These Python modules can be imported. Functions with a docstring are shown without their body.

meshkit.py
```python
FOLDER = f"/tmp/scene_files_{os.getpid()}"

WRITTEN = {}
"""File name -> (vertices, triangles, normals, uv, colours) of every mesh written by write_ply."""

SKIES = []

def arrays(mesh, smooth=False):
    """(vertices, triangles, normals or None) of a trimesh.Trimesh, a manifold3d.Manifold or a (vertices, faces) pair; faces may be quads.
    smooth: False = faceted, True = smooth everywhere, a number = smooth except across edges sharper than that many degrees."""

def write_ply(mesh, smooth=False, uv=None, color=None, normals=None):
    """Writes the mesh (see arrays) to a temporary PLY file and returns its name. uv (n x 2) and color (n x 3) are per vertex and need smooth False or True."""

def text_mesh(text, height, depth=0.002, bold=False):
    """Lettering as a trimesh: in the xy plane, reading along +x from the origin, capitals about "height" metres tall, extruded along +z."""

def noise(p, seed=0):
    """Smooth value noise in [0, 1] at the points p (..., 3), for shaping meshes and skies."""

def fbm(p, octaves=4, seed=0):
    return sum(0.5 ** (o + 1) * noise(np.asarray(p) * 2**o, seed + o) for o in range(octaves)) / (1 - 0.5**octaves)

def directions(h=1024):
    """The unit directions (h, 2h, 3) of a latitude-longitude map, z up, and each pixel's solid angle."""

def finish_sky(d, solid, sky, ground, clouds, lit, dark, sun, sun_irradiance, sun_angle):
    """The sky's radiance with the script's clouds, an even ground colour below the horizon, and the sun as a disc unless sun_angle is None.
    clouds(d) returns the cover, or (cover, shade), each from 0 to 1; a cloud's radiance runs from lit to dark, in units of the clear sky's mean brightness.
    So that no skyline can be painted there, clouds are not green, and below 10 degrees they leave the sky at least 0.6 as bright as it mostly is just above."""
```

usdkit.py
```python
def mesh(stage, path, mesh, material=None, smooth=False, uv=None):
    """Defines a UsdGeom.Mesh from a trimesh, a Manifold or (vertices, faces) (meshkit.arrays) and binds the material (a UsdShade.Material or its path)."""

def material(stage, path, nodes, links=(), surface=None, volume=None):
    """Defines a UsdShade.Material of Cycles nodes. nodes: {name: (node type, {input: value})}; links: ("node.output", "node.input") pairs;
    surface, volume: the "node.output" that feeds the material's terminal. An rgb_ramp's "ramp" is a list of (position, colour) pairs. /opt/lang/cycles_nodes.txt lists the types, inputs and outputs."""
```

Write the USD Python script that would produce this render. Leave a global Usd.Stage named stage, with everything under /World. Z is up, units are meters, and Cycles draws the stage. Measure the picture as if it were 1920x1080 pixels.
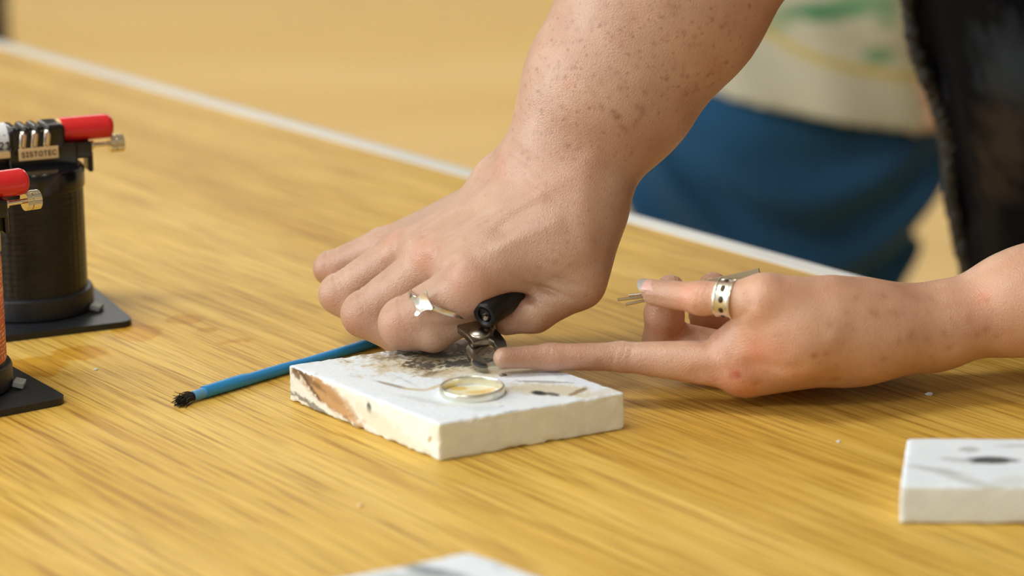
import math, random
import numpy as np, trimesh, manifold3d, usdkit, meshkit
from shapely.geometry import Polygon
from pxr import Usd, UsdGeom, UsdLux, UsdShade, Gf, Sdf, Vt

stage = Usd.Stage.CreateInMemory()
UsdGeom.SetStageUpAxis(stage, UsdGeom.Tokens.z)
UsdGeom.SetStageMetersPerUnit(stage, 1.0)
world = UsdGeom.Xform.Define(stage, '/World')
stage.SetDefaultPrim(world.GetPrim())
stage.DefinePrim('/World/Looks', 'Scope')
random.seed(7); rng = np.random.default_rng(7)

# ------------------------------------------------------------------ camera, light, exposure
FOC, PITCH, CAMZ, TZ = 85.0, math.radians(15.0), 1.0, 0.74      # lens mm, tilt, eye height, table height
cam = UsdGeom.Camera.Define(stage, '/World/camera')
cam.CreateFocalLengthAttr(FOC); cam.CreateHorizontalApertureAttr(36.0); cam.CreateVerticalApertureAttr(20.25)
cam.CreateFStopAttr(7.0); cam.CreateFocusDistanceAttr(0.872)
cam.CreateClippingRangeAttr(Gf.Vec2f(0.05, 100))
cam.CreateExposureAttr(-0.55)
cx_ = UsdGeom.Xformable(cam)
cx_.AddTranslateOp().Set(Gf.Vec3d(0, 0, CAMZ)); cx_.AddRotateXOp().Set(90 - math.degrees(PITCH))

CEIL = 3.0
def rect_light(path, loc, rot, w, h, inten, col):
    l = UsdLux.RectLight.Define(stage, path)
    l.CreateWidthAttr(w); l.CreateHeightAttr(h); l.CreateIntensityAttr(inten); l.CreateColorAttr(Gf.Vec3f(*col))
    x = UsdGeom.Xformable(l); x.AddTranslateOp().Set(Gf.Vec3d(*loc)); x.AddRotateXYZOp().Set(Gf.Vec3f(*rot))
# daylight through the two tall windows in the left wall
for i, wy in enumerate((-1.1, 1.1)):
    rect_light('/World/daylight_%03d' % i, (-4.06, wy, 1.75), (0, -90, 0), 1.9, 1.9, 13.0, (0.86, 0.94, 1.0))
LAMPS = [(lx, ly) for lx in (-2.9, -0.9) for ly in (-1.5, 0.5, 4.8, 7.4)] + [(1.1, 4.8), (1.1, 7.4), (3.1, 7.4)]
for i, (lx, ly) in enumerate(LAMPS):
    rect_light('/World/lamp_light_%03d' % i, (lx, ly, CEIL - 0.065), (0, 0, 0), 1.1, 0.5, 21.0, (0.985, 0.99, 0.985))

# ------------------------------------------------------------------ helpers
FPX = 1920 * FOC / 36.0
SP, CP = math.sin(PITCH), math.cos(PITCH)
def ray(px, py):
    u, v = (px - 960) / FPX, -(py - 540) / FPX
    return np.array([u, CP + v * SP, -SP + v * CP])
def W(px, py, y):                     # measured picture point at the distance y
    d = ray(px, py); return np.array([0, 0, CAMZ]) + d * (y / d[1])
def G(px, py, z=0.0):                 # measured picture point on the level z above the table
    d = ray(px, py); return np.array([0, 0, CAMZ]) + d * ((TZ + z - CAMZ) / d[2])
def pix(P):
    P = np.asarray(P, float); dep = P[:, 1] * CP + (CAMZ - P[:, 2]) * SP
    v = P[:, 1] * SP + (P[:, 2] - CAMZ) * CP
    return 960 + FPX * P[:, 0] / dep, 540 - FPX * v / dep
def J(px, py, y, r):                  # a joint: point and radius (r measured in picture pixels)
    p = W(px, py, y); dep = p[1] * CP + (CAMZ - p[2]) * SP
    return (p, r * dep / FPX)

used = {}
def path_for(name, parent):
    base = (str(parent.GetPath()) if parent is not None else '/World') + '/' + name
    n = used.get(base, 0); used[base] = n + 1
    return base if n == 0 else '%s_%03d' % (base, n)
def tag(o, label=None, cat=None, group=None, kind=None):
    p = o.GetPrim() if hasattr(o, 'GetPrim') else o
    for k, v in (('label', label), ('category', cat), ('group', group), ('kind', kind)):
        if v: p.SetCustomDataByKey(k, v)
    return p
def obj(name, mesh, mat, parent=None, smooth=30, tint=None, spots=None, **kw):
    m = usdkit.mesh(stage, path_for(name, parent), mesh, mat, smooth)
    pv = UsdGeom.PrimvarsAPI(m)
    if tint is not None:
        pv.CreatePrimvar('tint', Sdf.ValueTypeNames.Color3fArray, 'vertex').Set(Vt.Vec3fArray.FromNumpy(np.asarray(tint, np.float32)))
    if spots is not None:
        pv.CreatePrimvar('spots', Sdf.ValueTypeNames.FloatArray, 'vertex').Set(Vt.FloatArray.FromNumpy(np.asarray(spots, np.float32)))
    return tag(m, **kw)
def thing(name, loc=(0, 0, 0), rz=0.0, **kw):
    x = UsdGeom.Xform.Define(stage, path_for(name, None))
    x.AddTranslateOp().Set(Gf.Vec3d(*map(float, loc))); x.AddRotateZOp().Set(float(rz))
    return tag(x, **kw)
def copy_of(src, loc, rz=0.0, **kw):
    t = thing(src.GetName().split('_00')[0], loc, rz, **kw)
    t.GetReferences().AddInternalReference(src.GetPath()); t.SetInstanceable(True)
    for k in ('label', 'category', 'group', 'kind'):
        pass
    return t

def cat(*ms): return trimesh.util.concatenate([m for m in ms])
def box(sx, sy, sz, c=(0, 0, 0), r=0.0, seg=12):
    if r <= 0:
        m = trimesh.creation.box((sx, sy, sz))
    else:
        s = manifold3d.Manifold.sphere(r, seg)
        parts = [s.translate((a * (sx / 2 - r), b * (sy / 2 - r), d * (sz / 2 - r))) for a in (-1, 1) for b in (-1, 1) for d in (-1, 1)]
        h = manifold3d.Manifold.batch_hull(parts).to_mesh()
        m = trimesh.Trimesh(np.array(h.vert_properties[:, :3]), np.array(h.tri_verts), process=False)
    m.apply_translation(c); return m
def lathe(profile, n=48):
    return trimesh.creation.revolve(np.array(profile, float), sections=n)
def frame_to(a, b):                   # matrix whose z axis runs from a towards b
    a, b = np.asarray(a, float), np.asarray(b, float)
    z = (b - a) / np.linalg.norm(b - a); h = np.array([0, 0, 1.0]) if abs(z[2]) < .9 else np.array([1.0, 0, 0])
    x = np.cross(h, z); x /= np.linalg.norm(x); y = np.cross(z, x)
    M = np.eye(4); M[:3, 0], M[:3, 1], M[:3, 2], M[:3, 3] = x, y, z, a
    return M
def rod(a, b, profile, n=24):         # lathe a (radius, t) profile along a->b, t in metres from a
    m = lathe(profile, n); m.apply_transform(frame_to(a, b)); return m
def tube(pts, rad, n=12):
    pts = np.asarray(pts, float); rad = np.broadcast_to(rad, len(pts)); tans = np.gradient(pts, axis=0)
    V, F = [], []; up = np.array([0.13, 0.31, 0.94])
    for p, t, r in zip(pts, tans, rad):
        t = t / np.linalg.norm(t); x = np.cross(up, t); x /= np.linalg.norm(x); y = np.cross(t, x)
        a = np.arange(n) / n * 2 * np.pi
        V.append(p + r * (np.cos(a)[:, None] * x + np.sin(a)[:, None] * y))
    for i in range(len(pts) - 1):
        for k in range(n):
            q = (k + 1) % n; F += [[i*n+k, i*n+q, (i+1)*n+q], [i*n+k, (i+1)*n+q, (i+1)*n+k]]
    V = np.vstack(V + [pts[:1], pts[-1:]]); e = len(V) - 1
    for k in range(n):
        q = (k + 1) % n; F += [[e-1, q, k], [e, (len(pts)-1)*n+k, (len(pts)-1)*n+q]]
    return trimesh.Trimesh(V, F, process=False)
def smoothpath(pts, n):
    from scipy.interpolate import CubicSpline
    pts = np.asarray(pts, float); t = np.r_[0, np.cumsum(np.linalg.norm(np.diff(pts, axis=0), axis=1))]
    return CubicSpline(t, pts)(np.linspace(0, t[-1], n))

# --- implicit surfaces: smooth unions of tapered limbs, meshed by surface nets
def cone(P, a, b, ra, rb):
    ba = (b - a).astype(np.float32); L = float(ba @ ba)
    pa = P - a.astype(np.float32)
    t = np.clip(pa @ ba / L, 0, 1) if L > 1e-12 else np.zeros(len(P), np.float32)
    q = pa - t[:, None] * ba
    return np.sqrt(np.einsum('ij,ij->i', q, q)) - (ra + (rb - ra) * t)
def smin(a, b, k):
    h = np.clip(0.5 + 0.5 * (b - a) / k, 0, 1)
    return b + (a - b) * h - k * h * (1 - h)
def chain(P, js, k):
    d = None
    for (a, ra), (b, rb) in zip(js[:-1], js[1:]):
        c = cone(P, a, b, ra, rb); d = c if d is None else smin(d, c, k)
    return d
def surface(f, lo, hi, h, project=True):
    lo, hi = np.asarray(lo, float), np.asarray(hi, float); B = 8
    nb = np.ceil((hi - lo) / h / B).astype(int); n = nb * B
    bc = np.stack(np.meshgrid(*[(np.arange(k) + .5) * B * h for k in nb], indexing='ij'), -1) + lo
    cd = f(bc.reshape(-1, 3).astype(np.float32)).reshape(nb)
    D = np.repeat(np.repeat(np.repeat(cd.astype(np.float32), B, 0), B, 1), B, 2)
    act = np.argwhere(np.abs(cd) < B * h * 1.25)
    off = np.stack(np.meshgrid(*[np.arange(B)] * 3, indexing='ij'), -1).reshape(-1, 3)
    for s in range(0, len(act), 1500):
        idx = (act[s:s+1500, None, :] * B + off[None]).reshape(-1, 3)
        D[idx[:, 0], idx[:, 1], idx[:, 2]] = f((lo + (idx + .5) * h).astype(np.float32))
    S = D < 0
    c8 = [D[i:n[0]-1+i, j:n[1]-1+j, k:n[2]-1+k] for i in (0, 1) for j in (0, 1) for k in (0, 1)]
    s8 = sum((c < 0).astype(np.int8) for c in c8)
    cells = np.argwhere((s8 > 0) & (s8 < 8)); ids = -np.ones(s8.shape, np.int32); ids[tuple(cells.T)] = np.arange(len(cells))
    val = np.stack([c[tuple(cells.T)] for c in c8], 1); cor = np.array([(i, j, k) for i in (0, 1) for j in (0, 1) for k in (0, 1)], float)
    acc, cnt = np.zeros((len(cells), 3)), np.zeros(len(cells))
    for a in range(8):
        for b in range(a + 1, 8):
            if np.abs(cor[a] - cor[b]).sum() != 1: continue
            m = (val[:, a] < 0) != (val[:, b] < 0); t = val[m, a] / (val[m, a] - val[m, b])
            acc[m] += cor[a] + t[:, None] * (cor[b] - cor[a]); cnt[m] += 1
    V = lo + (cells + acc / cnt[:, None] + .5) * h
    Q = []
    for ax in range(3):
        sl0, sl1 = [slice(None)] * 3, [slice(None)] * 3; sl0[ax], sl1[ax] = slice(0, -1), slice(1, None)
        a, b = S[tuple(sl0)], S[tuple(sl1)]
        e = np.argwhere(a != b); u, w = (ax + 1) % 3, (ax + 2) % 3
        ok = (e[:, u] > 0) & (e[:, w] > 0) & (e[:, u] < n[u] - 1) & (e[:, w] < n[w] - 1); e = e[ok]
        flip = a[tuple(e.T)]
        q = []
        for du, dw in ((-1, -1), (0, -1), (0, 0), (-1, 0)):
            o = e.copy(); o[:, u] += du; o[:, w] += dw; q.append(ids[tuple(o.T)])
        q = np.stack(q, 1); q[~flip] = q[~flip][:, ::-1]; Q.append(q)
    Q = np.vstack(Q); Q = Q[(Q >= 0).all(1)]
    if project:
        for _ in range(2):
            e = h * .5; X = V.astype(np.float32); d = f(X)
            g = np.stack([f(X + np.eye(3, dtype=np.float32)[i] * e) - f(X - np.eye(3, dtype=np.float32)[i] * e) for i in range(3)], 1) / (2 * e)
            st = d[:, None] * g / np.maximum((g * g).sum(1), .2)[:, None]
            V = V - np.clip(st, -h * .5, h * .5) * .8
    F = np.vstack([Q[:, [0, 1, 2]], Q[:, [0, 2, 3]]])
    m = trimesh.Trimesh(V, F, process=False)
    if m.volume < 0: m.invert()
    return m
def bounds_of(joints, pad):
    P = np.array([j[0] for j in joints]); R = np.array([j[1] for j in joints])[:, None]
    return (P - R).min(0) - pad, (P + R).max(0) + pad

# ------------------------------------------------------------------ materials
def mat(name, nodes, links, surface='p.BSDF'):
    return usdkit.material(stage, '/World/Looks/' + name, nodes, links, surface)
def plain(name, col, rough=0.5, metal=0.0, bump=None, var=0.0, vscale=40, **kw):
    n = {'p': ('principled_bsdf', dict(base_color=col, roughness=rough, metallic=metal, **kw)), 'tc': ('texture_coordinate', {})}
    l = []
    n['nz'] = ('noise_texture', dict(scale=vscale, detail=4.0)); l.append(('tc.object', 'nz.vector'))
    if var > 0:
        n['r'] = ('rgb_ramp', {'ramp': [(0.3, [c * (1 - var) for c in col]), (0.7, [min(1, c * (1 + var)) for c in col])]})
        l += [('nz.fac', 'r.fac'), ('r.color', 'p.base_color')]
    if bump:
        n['n2'] = ('noise_texture', dict(scale=bump[0], detail=3.0)); n['b'] = ('bump', dict(strength=bump[1], distance=bump[2]))
        l += [('tc.object', 'n2.vector'), ('n2.fac', 'b.height'), ('b.normal', 'p.normal')]
    return mat(name, n, l)
def tinted(name, rough=0.5, bump=None, **kw):
    n = {'a': ('attribute', {'attribute': 'tint'}), 'tc': ('texture_coordinate', {}), 'p': ('principled_bsdf', dict(roughness=rough, **kw))}
    l = [('a.color', 'p.base_color')]
    if bump:
        n['n2'] = ('noise_texture', dict(scale=bump[0], detail=4.0)); n['b'] = ('bump', dict(strength=bump[1], distance=bump[2]))
        l += [('tc.object', 'n2.vector'), ('n2.fac', 'b.height'), ('b.normal', 'p.normal')]
    return mat(name, n, l)

# oak veneer: fine pores along x of the table, broader bands and slow cathedral figure, a honey stain near the torches
EDIR = np.array([0.619, -0.785]); NDIR = np.array([0.785, 0.619]); EDGE_N = 0.7346
TANG = math.degrees(math.atan2(EDIR[1], EDIR[0]))
TC = EDIR * (-0.85) + NDIR * (EDGE_N - 0.44)            # table centre
def tloc(P):                                             # table-local coordinates of a world point
    d = np.asarray(P)[..., :2] - TC; return np.stack([d @ EDIR, d @ NDIR], -1)
def oak():
    n = {'tc': ('texture_coordinate', {}), 'p': ('principled_bsdf', dict(roughness=0.45, specular_ior_level=0.16))}
    l = []
    def noise(k, sc, detail=3.0, dist=0.0, rough=0.5):
        n['m' + k] = ('mapping', dict(scale=sc)); n['n' + k] = ('noise_texture', dict(scale=1.0, detail=detail, distortion=dist, roughness=rough))
        l.extend([('tc.object', 'm' + k + '.vector'), ('m' + k + '.vector', 'n' + k + '.vector')]); return 'n' + k + '.fac'
    pore, pore2 = noise('a', (26, 1050, 1), 2.0), noise('e', (11, 470, 1), 3.0, 0.0, 0.55)
    band, broad = noise('b', (2.2, 46, 1), 3.0, 0.6), noise('c', (1.6, 9, 1), 2.0, 0.4)
    n['rb'] = ('rgb_ramp', {'ramp': [(0.25, (0.555, 0.325, 0.048)), (0.5, (0.65, 0.418, 0.084)), (0.75, (0.745, 0.508, 0.135))]})
    n['rc'] = ('rgb_ramp', {'ramp': [(0.3, (0.92, 0.88, 0.80)), (0.7, (1.06, 1.07, 1.12))]})
    n['rp'] = ('rgb_ramp', {'ramp': [(0.30, (0.56, 0.46, 0.36)), (0.45, (0.95, 0.94, 0.92)), (0.6, (1.03, 1.03, 1.03))]})
    n['re'] = ('rgb_ramp', {'ramp': [(0.32, (0.76, 0.69, 0.58)), (0.5, (0.99, 0.99, 0.98)), (0.66, (1.05, 1.06, 1.10))]})
    for i, (a, b) in enumerate((('rb.color', 'rc.color'), ('x0.color', 'rp.color'), ('x1.color', 're.color'))):
        n['x%d' % i] = ('mix', dict(mix_type='multiply', fac=1.0)); l.extend([(a, 'x%d.color1' % i), (b, 'x%d.color2' % i)])
    l.extend([(band, 'rb.fac'), (broad, 'rc.fac'), (pore, 'rp.fac'), (pore2, 're.fac')])
    # honey-coloured spill: blobs broken up by noise
    last = 'x2.color'
    spill = noise('s', (40, 70, 1), 3.0, 0.8)
    prev = None
    for i, (px, py, rx, ry, w) in enumerate(((255, 625, .016, .014, 1.0), (345, 598, .010, .010, 1.0), (150, 660, .016, .018, .9), (60, 690, .02, .02, .8), (390, 618, .006, .006, .7), (440, 640, .007, .016, .5))):
        c = tloc(G(px, py))
        n['sm%d' % i] = ('mapping', dict(location=(-c[0] / rx, -c[1] / ry, 0), scale=(1 / rx, 1 / ry, 0)))
        n['sg%d' % i] = ('gradient_texture', dict(gradient_type='spherical'))
        n['sw%d' % i] = ('math', dict(math_type='multiply', value2=w))
        l.extend([('tc.object', 'sm%d.vector' % i), ('sm%d.vector' % i, 'sg%d.vector' % i), ('sg%d.fac' % i, 'sw%d.value1' % i)])
        if prev is None: prev = 'sw0.value'
        else:
            n['sx%d' % i] = ('math', dict(math_type='maximum')); l.extend([(prev, 'sx%d.value1' % i), ('sw%d.value' % i, 'sx%d.value2' % i)]); prev = 'sx%d.value' % i
    n['sa'] = ('math', dict(math_type='multiply_add', value2=1.0)); n['sb'] = ('math', dict(math_type='subtract', value2=0.5))
    l.extend([(spill, 'sb.value1'), ('sb.value', 'sa.value3'), (prev, 'sa.value1')])
    n['sr'] = ('rgb_ramp', {'ramp': [(0.22, (0, 0, 0)), (0.36, (.9, .9, .9))]}); l.append(('sa.value', 'sr.fac'))
    n['sc'] = ('mix', dict(mix_type='multiply', fac=1.0, color2=(0.84, 0.68, 0.28))); l.append((last, 'sc.color1'))
    n['sd'] = ('mix', dict(mix_type='mix')); l.extend([('sr.color', 'sd.fac'), (last, 'sd.color1'), ('sc.color', 'sd.color2')])
    l.append(('sd.color', 'p.base_color'))
    n['bp'] = ('bump', dict(strength=0.25, distance=0.0004)); l.extend([(pore, 'bp.height'), ('bp.normal', 'p.normal')])
    return mat('oak_veneer', n, l)
M = {}
M['oak'] = oak()
M['lipping'] = plain('grey_plastic_lipping', (0.74, 0.76, 0.75), 0.3)
M['steel_tube'] = plain('grey_painted_steel', (0.22, 0.22, 0.23), 0.4)
M['under'] = plain('backing_board', (0.45, 0.36, 0.25), 0.7)

def beech_floor():
    n = {'tc': ('texture_coordinate', {}), 'm': ('mapping', dict(rotation=(0, 0, 0.5), scale=(0.25, 1.6, 1))), 'nz': ('noise_texture', dict(scale=1.0, detail=3.0)),
         'm2': ('mapping', dict(rotation=(0, 0, 0.5), scale=(2, 60, 1))), 'n2': ('noise_texture', dict(scale=1.0, detail=3.0)),
         'r': ('rgb_ramp', {'ramp': [(0.3, (0.68, 0.46, 0.165)), (0.7, (0.78, 0.56, 0.24))]}), 'r2': ('rgb_ramp', {'ramp': [(0.35, (0.9, 0.87, 0.82)), (0.65, (1.05, 1.05, 1.05))]}),
         'x': ('mix', dict(mix_type='multiply', fac=1.0)), 'p': ('principled_bsdf', dict(roughness=0.42))}
    return mat('beech_floor', n, [('tc.object', 'm.vector'), ('m.vector', 'nz.vector'), ('tc.object', 'm2.vector'), ('m2.vector', 'n2.vector'), ('nz.fac', 'r.fac'), ('n2.fac', 'r2.fac'),
                                 ('r.color', 'x.color1'), ('r2.color', 'x.color2'), ('x.color', 'p.base_color')])
M['floor'] = beech_floor()
M['wall'] = plain('cream_wall_paint', (0.50, 0.49, 0.45), 0.8)
M['ceiling'] = plain('white_ceiling', (0.62, 0.63, 0.62), 0.9)
M['white_trim'] = plain('white_gloss_trim', (0.75, 0.75, 0.73), 0.4)
M['lamp_case'] = plain('lamp_housing', (0.8, 0.8, 0.8), 0.5)
M['glass_pane'] = mat('window_glass', {'t': ('transparent_bsdf', {}), 'g': ('glossy_bsdf', dict(roughness=0.02)), 'f': ('fresnel', dict(IOR=1.45)), 'x': ('mix_closure', {})},
                      [('f.fac', 'x.fac'), ('t.BSDF', 'x.closure1'), ('g.BSDF', 'x.closure2')], 'x.closure')
def skin_mat():
    n = {'a': ('attribute', {'attribute': 'tint'}), 's': ('attribute', {'attribute': 'spots'}), 'tc': ('texture_coordinate', {}),
         'nd': ('noise_texture', dict(scale=160.0, detail=2.0)), 'dm': ('vector_math', dict(math_type='multiply_add', vector2=(0.004, 0.004, 0.004))),
         'v': ('voronoi_texture', dict(scale=230.0, randomness=1.0)), 'vr': ('rgb_ramp', {'ramp': [(0.0, (.8, .8, .8)), (0.10, (0.6, 0.6, 0.6)), (0.26, (0, 0, 0))]}),
         'v2': ('voronoi_texture', dict(scale=420.0, randomness=1.0)), 'vr2': ('rgb_ramp', {'ramp': [(0.0, (0.55, 0.55, 0.55)), (0.15, (0.4, 0.4, 0.4)), (0.36, (0, 0, 0))]}),
         'pick': ('separate_color', {}), 'pr': ('math', dict(math_type='greater_than', value2=0.38)),
         'pick2': ('separate_color', {}), 'pr2': ('math', dict(math_type='greater_than', value2=0.6)),
         'f1': ('math', dict(math_type='multiply')), 'f2': ('math', dict(math_type='multiply')), 'fm': ('math', dict(math_type='maximum')), 'fs': ('math', dict(math_type='multiply')),
         'x': ('mix', dict(mix_type='multiply', color2=(0.56, 0.41, 0.33))),
         'mot': ('noise_texture', dict(scale=70.0, detail=4.0)), 'mr': ('rgb_ramp', {'ramp': [(0.3, (0.90, 0.84, 0.82)), (0.7, (1.06, 1.07, 1.08))]}), 'mx': ('mix', dict(mix_type='multiply', fac=1.0)),
         'n2': ('noise_texture', dict(scale=1300.0, detail=3.0)), 'v3': ('voronoi_texture', dict(scale=1700.0)), 'add': ('math', dict(math_type='add')),
         'b': ('bump', dict(strength=0.32, distance=0.0004)),
         'p': ('principled_bsdf', dict(roughness=0.40, specular_ior_level=0.55, subsurface_weight=0.18, subsurface_scale=0.003, subsurface_radius=(1.0, 0.35, 0.2)))}
    l = [('tc.object', 'nd.vector'), ('nd.color', 'dm.vector1'), ('tc.object', 'dm.vector3'), ('dm.vector', 'v.vector'), ('dm.vector', 'v2.vector'), ('v.distance', 'vr.fac'), ('v2.distance', 'vr2.fac'),
         ('v.color', 'pick.color'), ('pick.r', 'pr.value1'), ('v2.color', 'pick2.color'), ('pick2.r', 'pr2.value1'),
         ('vr.color', 'f1.value1'), ('pr.value', 'f1.value2'), ('vr2.color', 'f2.value1'), ('pr2.value', 'f2.value2'), ('f1.value', 'fm.value1'), ('f2.value', 'fm.value2'),
         ('fm.value', 'fs.value1'), ('s.fac', 'fs.value2'), ('fs.value', 'x.fac'), ('tc.object', 'mot.vector'), ('mot.fac', 'mr.fac'), ('a.color', 'mx.color1'), ('mr.color', 'mx.color2'),
         ('mx.color', 'x.color1'), ('x.color', 'p.base_color'), ('tc.object', 'n2.vector'), ('tc.object', 'v3.vector'), ('n2.fac', 'add.value1'), ('v3.distance', 'add.value2'), ('add.value', 'b.height'), ('b.normal', 'p.normal')]
    return mat('freckled_skin', n, l)
M['skin'] = skin_mat()
M['nail'] = tinted('fingernail', 0.25)
M['block'] = tinted('soldering_board', 0.85, (900, 0.3, 0.0004))
M['black_plastic'] = plain('black_gloss_plastic', (0.006, 0.006, 0.008), 0.16, bump=(300, 0.05, 0.0003))
M['black_matte'] = plain('black_satin_plastic', (0.009, 0.011, 0.014), 0.42, bump=(700, 0.25, 0.0003))
M['red_gloss'] = plain('red_gloss_plastic', (0.70, 0.022, 0.028), 0.2)
M['chrome'] = plain('chromed_brass', (0.72, 0.68, 0.60), 0.14, 1.0)
M['tag_gold'] = plain('gold_label_film', (0.82, 0.58, 0.29), 0.4, 0.0)
M['white_label'] = plain('white_label', (0.74, 0.78, 0.82), 0.4)
M['ink'] = plain('black_ink', (0.02, 0.018, 0.016), 0.5)
M['orange_label'] = plain('orange_red_label', (0.72, 0.085, 0.03), 0.35, var=0.12, vscale=60)
M['label_text'] = plain('pale_label_print', (0.85, 0.42, 0.25), 0.45)
M['clip'] = plain('grey_clip', (0.30, 0.32, 0.32), 0.5)
def knurl():
    n = {'tc': ('texture_coordinate', {}), 'm': ('mapping', dict(rotation=(0.0, 0.0, 0.0), scale=(1, 1, 1))), 'w': ('voronoi_texture', dict(scale=420.0, metric='manhattan', randomness=0.15)),
         'nz': ('noise_texture', dict(scale=90.0, detail=3.0)), 'r': ('rgb_ramp', {'ramp': [(0.3, (0.006, 0.0056, 0.005)), (0.75, (0.016, 0.0145, 0.012))]}),
         'b': ('bump', dict(strength=0.35, distance=0.0004)), 'p': ('principled_bsdf', dict(roughness=0.38, specular_ior_level=0.35))}
    return mat('knurled_black', n, [('tc.object', 'w.vector'), ('tc.object', 'nz.vector'), ('nz.fac', 'r.fac'), ('r.color', 'p.base_color'), ('w.distance', 'b.height'), ('b.normal', 'p.normal')])
M['knurl'] = knurl()
M['silver'] = plain('worn_silver', (0.70, 0.67, 0.60), 0.22, 1.0, bump=(500, 0.12, 0.0003))
M['silver_dull'] = plain('pickled_silver', (0.80, 0.79, 0.70), 0.28, 0.92, bump=(400, 0.2, 0.0003), var=0.08, vscale=250)
M['dark_recess'] = plain('oxidised_silver', (0.07, 0.055, 0.03), 0.5, 0.6)
M['tool_steel'] = plain('tool_steel', (0.36, 0.33, 0.28), 0.26, 1.0, bump=(500, 0.15, 0.0003))
M['tool_dark'] = plain('dark_tool_steel', (0.12, 0.12, 0.125), 0.3, 1.0)
M['grip'] = plain('black_vinyl_grip', (0.004, 0.004, 0.0045), 0.36, bump=(250, 0.1, 0.0004), specular_ior_level=0.3)
M['blue_plastic'] = plain('blue_plastic_handle', (0.015, 0.25, 0.60), 0.34, bump=(220, 0.2, 0.0006), var=0.06, vscale=150)
M['bristle'] = plain('black_bristle', (0.01, 0.01, 0.01), 0.5)
M['shirt'] = tinted('black_velvet', 0.85, (700, 0.8, 0.0012), specular_ior_level=0.04)
M['lace'] = plain('black_lace', (0.009, 0.008, 0.008), 0.5, bump=(500, 0.8, 0.0015), var=0.6, vscale=400)
M['jeans'] = plain('dark_trousers', (0.03, 0.035, 0.05), 0.85)
M['shoe'] = plain('black_shoe', (0.02, 0.02, 0.02), 0.5)
M['hair'] = plain('brown_hair', (0.07, 0.035, 0.018), 0.5, bump=(120, 0.5, 0.002), var=0.3)
M['blue_cloth'] = plain('blue_cotton', (0.0015, 0.050, 0.125), 0.85, var=0.25, vscale=9)
M['tee'] = tinted('printed_cotton', 0.9)
M['dark_wood'] = plain('dark_wood', (0.05, 0.03, 0.015), 0.5, var=0.3, vscale=20)

# ------------------------------------------------------------------ the hall
X0, X1, Y0, Y1 = -4.0, 4.0, -2.6, 9.2
def struct(name, mesh, m): return obj(name, mesh, m, kind='structure', smooth=False)
def slab(x0, x1, y0, y1, z0, z1): return box(x1 - x0, y1 - y0, z1 - z0, ((x0 + x1) / 2, (y0 + y1) / 2, (z0 + z1) / 2))
struct('floor', slab(X0, X1, Y0, Y1, -0.05, 0), M['floor'])
struct('ceiling', slab(X0, X1, Y0, Y1, CEIL, CEIL + 0.05), M['ceiling'])
struct('wall_right', slab(X1, X1 + .1, Y0, Y1, 0, CEIL), M['wall'])
struct('wall_back', slab(X0 - .1, X1 + .1, Y1, Y1 + .1, 0, CEIL), plain('dark_wall_paint', (0.09, 0.08, 0.07), 0.8))
struct('wall_front', slab(X0 - .1, X1 + .1, Y0 - .1, Y0, 0, CEIL), M['wall'])
wl = [slab(X0 - .1, X0, Y0, Y1, 0, 0.8), slab(X0 - .1, X0, Y0, Y1, 2.7, CEIL)]
ys = [Y0, -2.05, -0.15, 0.15, 2.05, Y1]
for a, b in ((0, 1), (2, 3), (4, 5)): wl.append(slab(X0 - .1, X0, ys[a], ys[b], 0.8, 2.7))
struct('wall_left', cat(*wl), M['wall'])
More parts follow.
